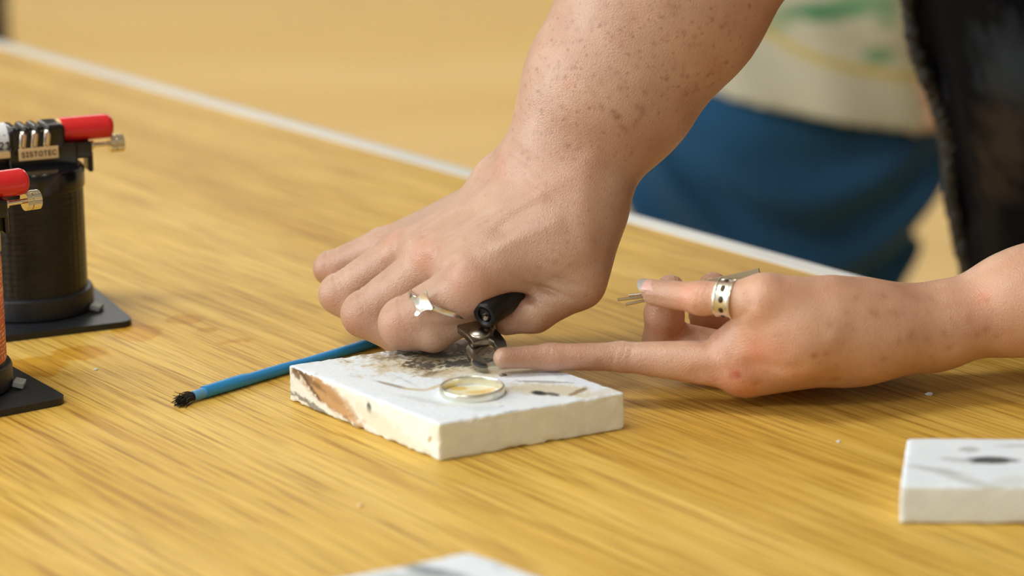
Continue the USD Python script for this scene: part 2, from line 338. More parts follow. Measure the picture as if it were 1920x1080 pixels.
for k, (a, b) in enumerate(((-2.05, -0.15), (0.15, 2.05))):
    wd = UsdGeom.Xform.Define(stage, '/World/window_%d' % (k + 1)).GetPrim(); tag(wd, kind='structure')
    fr = [slab(X0 - .08, X0 - .02, a, b, 0.8, .86), slab(X0 - .08, X0 - .02, a, b, 2.64, 2.7), slab(X0 - .08, X0 - .02, a, a + .06, .8, 2.7), slab(X0 - .08, X0 - .02, b - .06, b, .8, 2.7), slab(X0 - .075, X0 - .025, (a + b) / 2 - .025, (a + b) / 2 + .025, .8, 2.7)]
    obj('window_frame', cat(*fr), M['white_trim'], wd, False)
    obj('window_pane', slab(X0 - .052, X0 - .048, a, b, .8, 2.7), M['glass_pane'], wd, False)
    obj('window_sill', slab(X0 - .02, X0 + .08, a - .05, b + .05, .77, .80), M['white_trim'], wd, False)
for nm, a in (('baseboard_right', (X1 - .015, X1, Y0, Y1)), ('baseboard_left', (X0, X0 + .015, Y0, Y1)), ('baseboard_back', (X0, X1, Y1 - .015, Y1))):
    struct(nm, slab(*a, 0, .1), M['white_trim'])
lamp0 = None
for i, (lx, ly) in enumerate(LAMPS):
    row = {-1.5: 'behind the camera', 0.5: 'above the near part of the table', 4.8: 'in the row beyond the table', 7.4: 'in the row nearest the back wall'}[ly]
    col_ = {-2.9: 'first from the left wall', -0.9: 'second from the left wall', 1.1: 'third from the left wall', 3.1: 'fourth from the left wall'}[lx]
    lab = dict(label='white ceiling lamp panel %s, %s' % (row, col_), cat='ceiling lamp')
    if lamp0 is None:
        lamp0 = thing('ceiling_lamp', (lx, ly, CEIL), 0, **lab)
        obj('housing', cat(slab(-.6, .6, -.3, .3, -.02, 0), slab(-.6, -.56, -.3, .3, -.07, -.02), slab(.56, .6, -.3, .3, -.07, -.02), slab(-.56, .56, -.3, -.26, -.07, -.02), slab(-.56, .56, .26, .3, -.07, -.02)), M['lamp_case'], lamp0, False)
    else: copy_of(lamp0, (lx, ly, CEIL), **lab)

# ------------------------------------------------------------------ the table
tb = thing('table', (TC[0], TC[1], 0), TANG, label='long oak veneer table with pale grey rounded plastic edging', cat='table')
TL, TWD, LIP = 2.1, 0.88, 0.019
obj('tabletop', box(TL - 2 * LIP, TWD - 2 * LIP, 0.024, (0, 0, TZ - 0.012)), M['oak'], tb, False)
def lipping(length):                  # D-shaped plastic edging, flat on the inside
    a = np.linspace(-np.pi / 2, np.pi / 2, 9)
    pts = [(0, -0.0135)] + [(LIP * (0.62 + 0.38 * math.cos(t)), 0.0135 * math.sin(t)) for t in a] + [(0, 0.0135)]
    m = trimesh.creation.extrude_polygon(Polygon(pts).buffer(0), length, engine='earcut')
    m.apply_transform(np.array([[0, 0, 1, -length / 2], [1, 0, 0, 0], [0, 1, 0, 0], [0, 0, 0, 1.0]])); return m
for ang, dist, ln in ((0, TWD / 2 - LIP, TL), (180, TWD / 2 - LIP, TL), (90, TL / 2 - LIP, TWD), (270, TL / 2 - LIP, TWD)):
    e = lipping(ln - 2 * LIP); e.apply_translation((0, dist, TZ - 0.0131)); e.apply_transform(trimesh.transformations.rotation_matrix(math.radians(ang), (0, 0, 1)))
    obj('edge_trim', e, M['lipping'], tb, 40)
for sx in (-1, 1):
    for sy in (-1, 1): obj('leg', box(.035, .035, TZ - .027, (sx * (TL / 2 - .12), sy * (TWD / 2 - .10), (TZ - .027) / 2), .003), M['steel_tube'], tb)
obj('apron', cat(box(TL - .28, .03, .04, (0, TWD / 2 - .10, TZ - .046)), box(TL - .28, .03, .04, (0, -TWD / 2 + .10, TZ - .046))), M['under'], tb, False)
#NEXT
# ------------------------------------------------------------------ soldering boards
def quad_board(name, quad, h, res, color_of, chips, **kw):
    """a board on the table: footprint quad (counter-clockwise world xy), height h, chipped edges"""
    q = np.asarray(quad, float); c = q.mean(0)
    rot = math.degrees(math.atan2(*(q[2] - q[1])[::-1]))
    t = thing(name, (c[0], c[1], TZ), rot, **kw)
    R = np.array([[math.cos(math.radians(rot)), -math.sin(math.radians(rot))], [math.sin(math.radians(rot)), math.cos(math.radians(rot))]])
    ql = (q - c) @ R
    nrm = []
    for a, b in zip(ql, np.roll(ql, -1, 0)):
        e = b - a; nn = np.array([e[1], -e[0]]) / np.linalg.norm(e); nrm.append((nn, a @ nn))
    def f(P):
        rr = 0.0011
        ds = [P[:, :2] @ nn.astype(np.float32) - (k - rr) for nn, k in nrm] + [P[:, 2] - (h - rr), (0.0 + rr) - P[:, 2]]
        m = ds[0]
        for d in ds[1:]: m = smin(-m, -d, 0.0009) * -1
        m = m - rr
        D = np.sort(np.stack(ds, 0), 0); edge = np.exp(-((D[-1] - D[-2]) / 0.0022) ** 2)     # 1 near an edge
        nz = meshkit.fbm(P / 0.0035, 3, 5); nzs = meshkit.noise(P / 0.0011, 9)
        return m + 0.0016 * chips * edge * np.clip(nz - 0.46, 0, 1) * 2.2 + 0.00012 * (nzs - .5)
    m = surface(f, [*(ql.min(0) - .004), -.003], [*(ql.max(0) + .004), h + .003], res, project=False)
    wp = np.c_[m.vertices[:, :2] @ R.T + c, m.vertices[:, 2] + TZ]
    m.vertices[:, 2] = np.maximum(m.vertices[:, 2], 0.00005)
    obj('board', m, M['block'], t, True, tint=color_of(wp, m.vertices, m.vertex_normals))
    return t
def blobs(px, py, spots, P, seed):
    n1 = meshkit.fbm(P / 0.004, 4, seed) - .5; n2 = meshkit.fbm(P / 0.0012, 3, seed + 3) - .5
    for (x, y, rx, ry, ang, col, w, rag) in spots:
        a = math.radians(ang); dx, dy = px - x, py - y
        u, v = (dx * math.cos(a) + dy * math.sin(a)) / rx, (-dx * math.sin(a) + dy * math.cos(a)) / ry
        m = np.clip((1.25 - np.sqrt(u * u + v * v) + rag * (1.6 * n1 + 1.2 * n2)) * 1.6, 0, 1)
        yield np.asarray(col), (m * m * (3 - 2 * m) * w)[:, None]
WHT, CRM = np.array((0.73, 0.79, 0.845)), np.array((0.80, 0.795, 0.71))
SOOT, BRN, TAN, GRY, YEL = (0.035, 0.035, 0.032), (0.24, 0.17, 0.09), (0.58, 0.50, 0.33), (0.50, 0.53, 0.56), (0.72, 0.50, 0.12)
hB = 0.0132
B0, C0, A0 = G(823, 866, 0)[:2], G(1172, 805, 0)[:2], G(541, 684, hB)[:2]
def color_main(wp, P, N):
    px, py = pix(wp); top = N[:, 2] > .55
    n = meshkit.fbm(P / 0.006, 4, 2)[:, None]
    c = np.where(top[:, None], WHT * (0.96 + .08 * n), CRM * (0.93 + .14 * n))
    T = [(930, 690, 130, 13, -4, TAN, .8, .35), (770, 690, 90, 14, 8, TAN, .6, .4), (860, 668, 185, 32, -3, TAN, .95, .7), (960, 695, 90, 10, -8, TAN, .6, .9), (800, 662, 110, 20, 0, (.30, .25, .17), .75, 1.3), (770, 640, 90, 14, -10, (.28, .23, .15), .8, .8),
         (800, 676, 60, 16, 8, BRN, .8, 1.6), (795, 690, 42, 12, 6, BRN, .7, 1.4), (862, 682, 48, 8, -3, SOOT, .9, 1.0), (790, 683, 30, 9, 10, SOOT, .8, 1.7), (765, 664, 26, 8, 8, (.07, .065, .05), .8, 1.6), (830, 664, 60, 6, 4, (.09, .085, .07), .7, 1.7), (905, 676, 30, 6, 0, SOOT, .7, 1.0),
         (890, 655, 40, 12, 0, (.12, .11, .09), .7, 1.2),
         (735, 722, 36, 2.6, 14, BRN, .75, .3), (775, 730, 26, 2.5, 4, TAN, .9, .3), (815, 726, 22, 3, -18, TAN, .9, .4), (845, 707, 16, 4, -30, TAN, .7, .5), (835, 700, 30, 5, -20, TAN, .7, .6),
         (1030, 731, 92, 12, 3, TAN, .8, .5), (1013, 737, 17, 4.2, 5, SOOT, 1.0, .3), (1035, 739, 17, 3.2, 8, (.09, .08, .07), .9, .4), (1085, 734, 22, 3.6, -22, BRN, .85, .5), (1020, 716, 60, 2.2, 2, (.32, .30, .26), .8, .7), (1097, 727, 6, 5, 0, BRN, .5, .8), (1120, 738, 36, 7, -12, TAN, .5, .8),
         (800, 752, 55, 4, 12, GRY, .5, .6), (905, 765, 40, 5, 0, GRY, .35, .8), (960, 771, 16, 1.8, -10, (.25, .27, .28), .8, .8), (940, 762, 7, 1.5, -12, (.35, .37, .38), .8, .6), (1000, 767, 8, 1.5, -10, (.35, .33, .3), .8, .8),
         (884, 733, 50, 10, 0, (.82, .74, .40), .8, .3), (860, 728, 18, 4, 0, YEL, .9, .8), (897, 735, 24, 3, 0, YEL, .75, .9), (920, 730, 22, 4, -15, (.70, .48, .14), .7, .8), (880, 757, 75, 5, -2, (.70, .68, .55), .45, .5),
         (660, 655, 4, 1.2, 0, SOOT, .9, .5), (720, 680, 26, 1.6, 18, GRY, .6, 1.2), (765, 716, 36, 1.6, 24, GRY, .6, 1.2), (1080, 715, 60, 6, 20, (.62, .68, .78), .5, .6)]
    for col, m in blobs(px, py, T, P, 11): c = np.where(top[:, None], c + (col - c) * m, c)
    S = [(615, 742, 78, 17, 40, (.46, .235, .075), .95, .55), (585, 716, 30, 6, 42, (.20, .11, .04), .8, .9), (640, 770, 90, 6, 40, (.55, .33, .14), .7, .7), (575, 715, 44, 3, 55, (.10, .06, .03), .85, .9), (555, 700, 14, 4, 60, (.12, .07, .03), .8, .7),
         (692, 765, 4.5, 11, -8, (.03, .035, .04), 1.0, .35), (700, 778, 9, 12, -30, (.45, .45, .42), .4, .5), (806, 824, 4, 7, 10, (.50, .33, .16), .9, .5), (830, 810, 22, 26, 0, (.74, .63, .42), .35, .8), (600, 770, 60, 4, 33, (.12, .085, .05), .75, 1.5), (690, 815, 60, 4, 36, (.3, .17, .07), .6, 1.4), (720, 800, 100, 16, 36, (.72, .62, .42), .5, .8)]
    left = ~top & (px < 826)
    for col, m in blobs(px, py, S, P, 21): c = np.where(left[:, None], c + (col - c) * m, c)
    return c
main_board = quad_board('soldering_board', [A0, B0, C0, A0 + C0 - B0], hB, 0.0005, color_main, .45,
    label='scorched white soldering board with a silver ring lying on it, under the hands', cat='soldering board')
h2 = 0.0125
b2 = [G(1700, 820, h2)[:2], G(1685, 983, 0)[:2]]; ex = np.array([math.cos(-.012), math.sin(-.012)])
def color_second(wp, P, N):
    px, py = pix(wp); top = N[:, 2] > .55; n = meshkit.fbm(P / 0.008, 4, 4)[:, None]
    c = np.where(top[:, None], WHT * (0.90 + .14 * n), CRM * (0.88 + .12 * n) * (.95, .99, 1.06))
    T = [(1860, 863, 55, 7, 0, (.07, .075, .08), 1, .4), (1790, 862, 30, 4, 5, GRY, .9, .5), (1815, 843, 22, 5, 0, (.36, .37, .34), .7, .6), (1760, 882, 60, 5, 9, (.40, .42, .42), .7, .5), (1830, 905, 60, 6, 14, (.5, .51, .5), .8, .6), (1905, 836, 40, 4, 0, GRY, .8, .6), (1900, 905, 40, 14, 0, (.55, .58, .55), .6, .8)]
    for col, m in blobs(px, py, T, P, 31): c = np.where(top[:, None], c + (col - c) * m, c)
    return c
quad_board('soldering_board', [b2[0], b2[1], b2[1] + ex * .095, b2[0] + ex * .095], h2, 0.0008, color_second, .35,
    label='white soldering board at the right edge, with a dark wavy scorch mark', cat='soldering board')
h3 = 0.0125
k0 = G(884, 1032, h3)[:2]; kl = G(645, 1080, h3)[:2] - k0; kr = G(1012, 1080, h3)[:2] - k0
kl, kr = kl / np.linalg.norm(kl) * .085, kr / np.linalg.norm(kr) * .075
def color_third(wp, P, N):
    px, py = pix(wp); top = N[:, 2] > .55; n = meshkit.fbm(P / 0.008, 4, 6)[:, None]
    c = np.where(top[:, None], WHT * (0.92 + .12 * n), CRM * (0.9 + .12 * n))
    T = [(795, 1068, 40, 9, 10, (.22, .26, .28), .9, .5), (840, 1078, 60, 8, 8, (.18, .22, .24), .8, .5), (770, 1085, 70, 12, 0, (.40, .42, .42), .7, .6), (935, 1056, 20, 12, 30, (.55, .62, .68), .7, .5)]
    for col, m in blobs(px, py, T, P, 41): c = np.where(top[:, None], c + (col - c) * m, c)
    return c
quad_board('soldering_board', [k0, k0 + kl, k0 + kl + kr, k0 + kr], h3, 0.0008, color_third, .35,
    label='white soldering board nearest the camera, only its sooty corner showing', cat='soldering board')

# ------------------------------------------------------------------ pocket torches
def torch(loc, rz, label, red_can):
    t = thing('pocket_torch', loc, rz, label=label, cat='gas torch')
    base = Polygon([(-.029, -.031), (.026, -.031), (.026, .025), (-.029, .025)]).buffer(.005, 8)
    pl = trimesh.creation.extrude_polygon(base, .0026, engine='earcut'); obj('base_plate', pl, M['black_matte'], t, 25)
    for a in (-35, 215, 90):
        c = box(.006, .004, .0022, (0, 0, 0), .0004); c.apply_transform(trimesh.transformations.rotation_matrix(math.radians(14), (1, 0, 0)))
        c.apply_translation((0, -.0268, .0042)); c.apply_transform(trimesh.transformations.rotation_matrix(math.radians(a + 90), (0, 0, 1))); obj('clip', c, M['clip'], t)
    obj('foot_ring', lathe([(0, .0027), (.0238, .0027), (.0243, .0034), (.0243, .0102), (.0238, .0112), (.0226, .0116), (0, .0116)], 72), M['black_matte'], t, 35)
    body = obj('fuel_tank', lathe([(0, .0112), (.0221, .0112), (.0221, .0545), (0, .0545)], 96), M['knurl'], t, 35)
    if red_can:
        obj('label', lathe([(.0222, .0128), (.02245, .0130), (.02245, .0500), (.0222, .0502)], 96), M['orange_label'], t, 35)
        bars = []
        r2 = random.Random(3)
        for k in range(22):
            z = .0150 + k * .0016
            a = -1.9
            while a < 1.6:
                ln = r2.uniform(.05, .22)
                n = 5; aa = np.linspace(a, a + ln, n)
                hh = .00032 if k % 5 else .0006
                if r2.random() < .85:
                    V = np.vstack([np.c_[.02256 * np.cos(aa), .02256 * np.sin(aa), np.full(n, z - hh)], np.c_[.02256 * np.cos(aa), .02256 * np.sin(aa), np.full(n, z + hh)]])
                    F = [[i, i + 1, n + i + 1] for i in range(n - 1)] + [[i, n + i + 1, n + i] for i in range(n - 1)]
                    bars.append(trimesh.Trimesh(V, F, process=False))
                a += ln + r2.uniform(.02, .06)
        obj('label_print', cat(*bars), M['label_text'], t, False)
    obj('tank_cap', lathe([(0, .0522), (.0226, .0522), (.0229, .0528), (.0229, .0590), (.0222, .0603), (.020, .0610), (0, .0618)], 96), M['black_plastic'], t, 35)
    ridges = [box(.0275, .015, .0095, (.0058, .0, .0645), .0012), box(.040, .010, .0080, (-.0250, .001, .0630), .0012), box(.0228, .0146, .0150, (.0036, 0, .0672), .0030)]
    for x, w in ((-.0054, .0046), (-.0005, .0038), (.0040, .0038), (.0108, .0082)): ridges.append(box(w, .0150, .0128, (x, 0, .0708), .0019))
    ridges.append(box(.0095, .011, .0066, (.0212, 0, .0655), .0010)); ridges.append(box(.0020, .009, .0085, (.0254, 0, .0605), .0008))
    obj('head', cat(*ridges), M['black_plastic'], t)
    for x in (-.0022, .0024, .0074):
        s = box(.0034, .0034, .0078, (0, 0, 0), .0016); s.apply_transform(trimesh.transformations.rotation_matrix(math.radians(8), (0, 1, 0))); s.apply_translation((x, -.0064, .0718))
        obj('metal_slot', s, M['chrome'], t)
    pt = obj('nameplate', box(.0157, .0006, .0049, (.0037, -.0077, .0664), .00025), M['tag_gold'], t)
    glyphs, pen = [], 0.0
    for g_ in 'SISTOTEC':
        m_ = meshkit.text_mesh(g_, .0020, .00012, bold=True); m_.apply_translation((pen - m_.bounds[0][0], 0, 0)); pen = m_.bounds[1][0] + .00042; glyphs.append(m_)
    tx = cat(*glyphs); w = tx.bounds[1][0] - tx.bounds[0][0]
    tx.apply_translation((-tx.bounds.mean(0)[0], -.0010, 0)); tx.apply_scale((.0138 / w, 1, 1)); tx.apply_transform(trimesh.transformations.rotation_matrix(math.pi / 2, (1, 0, 0))); tx.apply_translation((.0037, -.00802, .0664))
    obj('lettering', tx, M['ink'], pt, False)
    cap = lathe([(0, 0), (.0047, 0), (.0049, .0012), (.0049, .0185), (.0043, .0203), (.003, .0211), (0, .0214)], 40)
    cap.apply_transform(frame_to((.0145, 0, .0735), (.04, 0, .0735))); obj('gas_knob', cap, M['red_gloss'], t, 40)
    col = lathe([(0, 0), (.0046, 0), (.0046, .0018), (0, .0018)], 32); col.apply_transform(frame_to((.0135, 0, .0733), (.04, 0, .0733))); obj('collar', col, M['tag_gold'], t)
    sc = cat(rod((.0255, -.0015, .0665), (.05, -.0015, .0665), [(0, 0), (.0018, 0), (.0018, .0018), (.0009, .0022), (.0009, .0085), (0, .0085)]))
    obj('adjusting_screw', sc, M['chrome'], t)
    ang = np.linspace(0, 2 * np.pi, 73)[:-1]; pr = Polygon([((.0034 + .00012 * (i % 2)) * math.cos(a), (.0034 + .00012 * (i % 2)) * math.sin(a)) for i, a in enumerate(ang)])
    ks = []
    for z0, z1 in ((.0, .0021), (.0025, .0056)):
        e = trimesh.creation.extrude_polygon(pr, z1 - z0, engine='earcut'); e.apply_translation((0, 0, z0)); ks.append(e)
    ks.append(trimesh.creation.cylinder(.0030, .005, sections=32).apply_translation((0, 0, .0028)))
    kn = cat(*ks); kn.apply_transform(frame_to((.0338, -.0015, .0665), (.05, -.0015, .0665))); obj('screw_knob', kn, M['chrome'], t, 20)
    wb = lathe([(0, 0), (.0068, 0), (.0070, .0003), (.0070, .0225), (0, .0225)], 48); wb.apply_transform(frame_to((-.0300, 0, .0712), (0, 0, .0712))); wl_ = obj('white_label', wb, M['white_label'], t, 30)
    gl = box(.0225, .0006, .0026, (-.0185, -.0070, .0668), .0002); obj('gold_band', gl, M['tag_gold'], wl_)
    for s, x, z, hh in (('21', -.0122, .0690, .0030), ('- -', -.0120, .0738, .0016)):
        g = meshkit.text_mesh(s, hh, .0001, bold=True); g.apply_transform(trimesh.transformations.rotation_matrix(math.pi / 2, (1, 0, 0)))
        dz = z + hh / 2 - .0712; y = -math.sqrt(max(.0070 ** 2 - dz ** 2, 1e-8)) - .0003
        g.apply_translation((x, y, z)); obj('printed_digits', g, M['ink'], wl_, False)
    nz = rod((-.033, 0, .0712), (-.08, 0, .0712), [(0, 0), (.0060, 0), (.0060, .006), (.0048, .007), (.0048, .022), (.0040, .0225), (.0040, .010), (0, .010)], 32); obj('nozzle', nz, M['chrome'], t)
    obj('trigger', box(.010, .008, .016, (-.024, 0, .0535), .002), M['red_gloss'], t)
    return t
tr = G(62, 588, 0)
torch((tr[0], tr[1], TZ), 25.6, 'black pocket gas torch with red knob and dark textured tank, standing behind the other torch', False)
tf_ = G(-104, 740, 0)
torch((tf_[0], tf_[1], TZ), 36.0, 'pocket gas torch with orange-red printed tank, cut off by the left edge in front', True)

# ------------------------------------------------------------------ flux brush
rb = .0022
b_a, b_b = G(366, 741, rb), G(740, 629, rb); bd = (b_b - b_a) / np.linalg.norm(b_b - b_a)
br = thing('flux_brush', (b_a[0], b_a[1], TZ), math.degrees(math.atan2(bd[1], bd[0])), label='thin blue plastic flux brush with black bristles lying on the table', cat='brush')
bl = .165
pts = [(0, 0, rb), (.012, 0, rb), (.02, 0, rb), (.0405, 0, rb), (.06, 0, .0021), (.10, 0, .0023), (bl, 0, .0024)]
rr = np.interp(np.linspace(0, bl, 60), [0, .0195, .0205, .040, .055, .075, .10, .14, bl], [.00225, .00235, .0021, .0021, .0018, .0019, .0022, .0023, .0018])
hp = np.c_[np.linspace(0.004, bl, 60), np.zeros(60), np.maximum(rr, .0019) + .0001]
obj('handle', tube(hp, rr, 20), M['blue_plastic'], br, 40)
obj('ferrule', tube(np.c_[np.linspace(-.001, .006, 8), np.zeros(8), np.full(8, .00215)], [.0017, .00185, .0019, .0019, .0019, .0019, .0019, .0019], 20), plain('pale_blue_ferrule', (.10, .33, .62), .35), br, 40)
obj('crimp', cat(*[trimesh.creation.torus(.0021, .00028, major_sections=24, minor_sections=8).apply_transform(trimesh.transformations.rotation_matrix(math.pi / 2, (0, 1, 0))).apply_translation((x, 0, .0024)) for x in (.0185, .0205)]), M['blue_plastic'], br, 40)
hs = []
for i in range(130):
    a, q = rng.uniform(0, 2 * np.pi), math.sqrt(rng.uniform(0, 1)); y0, z0 = .0013 * q * math.cos(a), .0021 + .0013 * q * math.sin(a)
    L = rng.uniform(.0068, .0098); sp = rng.normal(0, .0010, 2); w = rng.normal(0, .00045, 2)
    p = [(0, y0, z0), (-L * .5, y0 * 1.15 + w[0], max(z0 * .98 + w[1], .0003)), (-L, y0 * 1.3 + sp[0] + w[0], max(z0 * .9 + sp[1], .00025))]
    hs.append(tube(smoothpath(p, 5), [.00016, .00016, .00016, .00015, .0001], 5))
obj('bristles', cat(*hs), M['bristle'], br, False)

# ------------------------------------------------------------------ jewellery, wire and chips
rc = G(884, 738, hB)
rg = thing('silver_ring', rc, 12, label='plain silver ring band lying on the scorched soldering board', cat='ring')
ro = .01090
band = lathe([(ro - .0007, 0), (ro - .0002, 0), (ro, .0003), (ro + .0001, .0014), (ro, .0025), (ro - .0002, .0028), (ro - .0006, .0029), (ro - .0008, .0026), (ro - .0009, .0014), (ro - .0007, 0)], 120)
an = np.arctan2(band.vertices[:, 1], band.vertices[:, 0]); band.vertices[:, :2] *= (1 + .018 * np.cos(3 * an + .6) + .02 * np.cos(2 * an))[:, None]
band.vertices[:, 2] += .0003 * np.sin(an + 1) * (band.vertices[:, 2] > .0016)
obj('band', band, M['silver_dull'], rg, 40)
obj('solder_seam', box(.0005, .0014, .0026, (ro, 0, .0015), .0002).apply_transform(trimesh.transformations.rotation_matrix(-.9, (0, 0, 1))), M['silver'], rg)

cp = G(943, 704.5, hB)
ch = trimesh.creation.icosphere(2, 1.0); ch.vertices *= np.array((.0013, .0007, .0004)) * (0.8 + .5 * meshkit.noise(ch.vertices * 2.1, 3))[:, None]; ch.apply_translation((0, 0, .0003))
tc_ = thing('metal_chip', cp, 20, label='tiny shiny metal chip on the board behind the silver ring', cat='metal chip'); obj('chip', ch, M['tool_steel'], tc_)
for (px, py, s, lab) in ((180, 694, .0007, 'tiny pale crumb on the table between the torches and the brush'), (1572, 829, .0006, 'tiny pale crumb on the table below the pointing hand'), (1742, 741, .0011, 'small pale flake on the table beneath the left forearm'), (675, 950, .0008, 'tiny yellow crumb on the table in front of the scorched board')):
    cm = trimesh.creation.icosphere(2, 1.0); cm.vertices *= np.array((s * 1.3, s, s * .6)) * (0.7 + .6 * meshkit.noise(cm.vertices * 1.7, int(px)))[:, None]; cm.apply_translation((0, 0, s * .45))
    g = G(px, py, 0); o = thing('crumb', (g[0], g[1], TZ), px % 90, label=lab, cat='crumb')
    obj('flake', cm, M['white_label'] if px != 675 else M['tag_gold'], o)
#NEXT2
# ------------------------------------------------------------------ the person at the table
UPV = np.array([0, SP, CP]); TOW = -np.array([0, CP, -SP])
# right hand (gripping the pliers), forearm
RW = J(1050, 322, .858, 100)
R_f = {
 'pinky': [J(716, 466, .882, 38), J(620, 503, .888, 31), J(668, 548, .882, 29), J(716, 556, .872, 25)],
 'ring': [J(766, 472, .866, 46), J(636, 551, .870, 37), J(700, 600, .864, 33), J(770, 588, .854, 28)],
 'middle': [J(818, 492, .846, 50), J(684, 589, .850, 43), J(752, 628, .846, 37), J(830, 600, .840, 31)],
 'index': [J(888, 533, .823, 52), J(760, 606, .830, 49), J(812, 622, .826, 37), J(880, 592, .828, 31)]}
R_palm = [(J(1090, 395, .846, 62), R_f['index'][0]), (J(1050, 378, .854, 62), R_f['middle'][0]), (J(1005, 362, .866, 56), R_f['ring'][0]), (J(975, 360, .876, 42), (R_f['pinky'][0][0], R_f['pinky'][0][1] * .85)),
          (J(1060, 385, .850, 56), J(876, 500, .831, 38)), (J(1025, 370, .860, 54), J(806, 470, .853, 36)), (J(1040, 470, .836, 60), J(960, 520, .836, 45)), (J(1090, 400, .846, 62), J(1075, 480, .838, 62))]
R_thumb = [J(1100, 420, .846, 54), J(1086, 532, .832, 46), J(1002, 586, .826, 36), J(950, 600, .826, 29)]
R_tend = [(J(1000, 349, .848, 11), J(822, 465, .8395, 13)), (J(1060, 368, .842, 9), J(885, 502, .8185, 11)), (J(960, 344, .861, 9), J(772, 446, .861, 11))]
R_knob = [J(815, 476, .840, 34), J(880, 514, .819, 28), J(760, 458, .862, 26), J(718, 452, .880, 20)]
RE = (np.array([.172, .905, 1.010]), .040)
def between(a, b, t, r=None): return (a[0] + (b[0] - a[0]) * t, r if r else a[1] + (b[1] - a[1]) * t)
fa0, fa1, fa2, fa3 = J(1050, 318, .860, 88), J(1143, 165, .866, 118), J(1243, 0, .872, 142), J(1375, -215, .884, 160)
sd = np.array([.857, 0, -.515]); px2m = .000195
def side(j, k): return (j[0] + sd * k * px2m, j[1])
R_arm = [[side(fa0, -27), side(fa1, -32), side(fa2, -38), side(fa3, -40), RE], [side(fa0, 30), side(fa1, 33), side(fa2, 40), side(fa3, 42), RE]]
R_ulna = J(927, 326, .866, 25)
RSH, LSH = (np.array([.235, 1.13, 1.19]), .056), (np.array([.43, .86, 1.16]), .056)
BQ = [A0, B0, C0, A0 + C0 - B0]
BPL = []
for a_, b_ in zip(BQ, BQ[1:] + BQ[:1]):
    e_ = b_ - a_; n_ = np.array([e_[1], -e_[0]]) / np.linalg.norm(e_); BPL.append((n_.astype(np.float32), float(a_ @ n_) + .0006))
def rest(P, d):                       # flesh flattens where it touches the table and the board
    b = P[:, 2] - (TZ + hB + .0004)
    for n_, k_0 in BPL: b = np.maximum(b, P[:, :2] @ n_ - k_0)
    return np.maximum(np.maximum(d, -b), TZ + .0005 - P[:, 2])
def crease(P, c, ax, w, R, dep):
    q = P - np.asarray(c, np.float32); t = q @ np.asarray(ax, np.float32)
    return dep * np.exp(-(t / w) ** 2 - np.einsum('ij,ij->i', q, q) / R ** 2)
def trace(f, px, py, y0=.70):
    d = ray(px, py); d = d / np.linalg.norm(d); p = np.array([0, 0, CAMZ]) + d * (y0 / d[1])
    for _ in range(60):
        s = float(f(p[None].astype(np.float32))[0]); p = p + d * s * .9
        if abs(s) < 1e-5: break
    return p
def trace_many(f, px, py, y0=.70):
    D = np.stack([ray(x, y) for x, y in zip(px, py)]); D = D / np.linalg.norm(D, axis=1, keepdims=True); p = np.array([0, 0, CAMZ]) + D * (y0 / D[:, 1:2])
    for _ in range(60): p = p + D * (f(p.astype(np.float32)) * .9)[:, None]
    return p
def unit(v): return v / np.linalg.norm(v)
def hand(P, palm, fingers, thumb, kp, extra):
    d = None
    for a, b in palm:
        c = cone(P, a[0], b[0], a[1], b[1]); d = c if d is None else smin(d, c, kp)
    for a, b in extra: d = smin(d, cone(P, a[0], b[0], a[1], b[1]), .0045)
    fd = None; near = np.full(len(P), 1e9, np.float32)
    for js in fingers.values():
        c = chain(P, js, .0022); fd = c if fd is None else smin(fd, c, .0009)
        near = np.minimum(near, ((P - js[0][0].astype(np.float32)) ** 2).sum(1))
    k = .0008 + .0038 * np.exp(-near / .0095 ** 2)
    d = smin(d, fd, k)
    near = ((P - thumb[1][0].astype(np.float32)) ** 2).sum(1)
    d = smin(d, chain(P, thumb, .003), .0012 + .0065 * np.exp(-near / .016 ** 2))
    return d
def right_base(P):
    d = hand(P, R_palm, R_f, R_thumb, .015, R_tend)
    a = smin(chain(P, R_arm[0], .012), chain(P, R_arm[1], .012), .018)
    for j in (R_ulna,): a = smin(a, cone(P, j[0], j[0] + 1e-5, j[1], j[1]), .008)
    d = smin(d, a, .014)
    for j in R_knob: d = smin(d, cone(P, j[0], j[0] + 1e-5, j[1] * .55, j[1] * .55), .006)
    return d
WEB = []; LINES = []
LINE_PX = [(812, 468, 1010, 366, .0030, -.0011), (884, 498, 943, 428, .0038, .0011), (943, 428, 1000, 378, .0034, .0007), (826, 462, 915, 409, .0016, .0006), (905, 470, 1040, 420, .0034, -.0006), (1092, 346, 1098, 455, .0045, -.0006),
           (770, 448, 905, 372, .0026, -.0005), (742, 462, 800, 420, .0030, .0006), (728, 495, 800, 440, .0020, .0005), (803, 534, 850, 486, .0020, .0006), (915, 336, 960, 334, .0030, .0006), (1000, 380, 1110, 300, .004, -.0004)]
def line_relief(P, lines):
    d = 0
    for a, b, w, h in lines:
        d = d + h * np.exp(-(np.maximum(cone(P, a, b, 0, 0), 0) / w) ** 2)
    return d
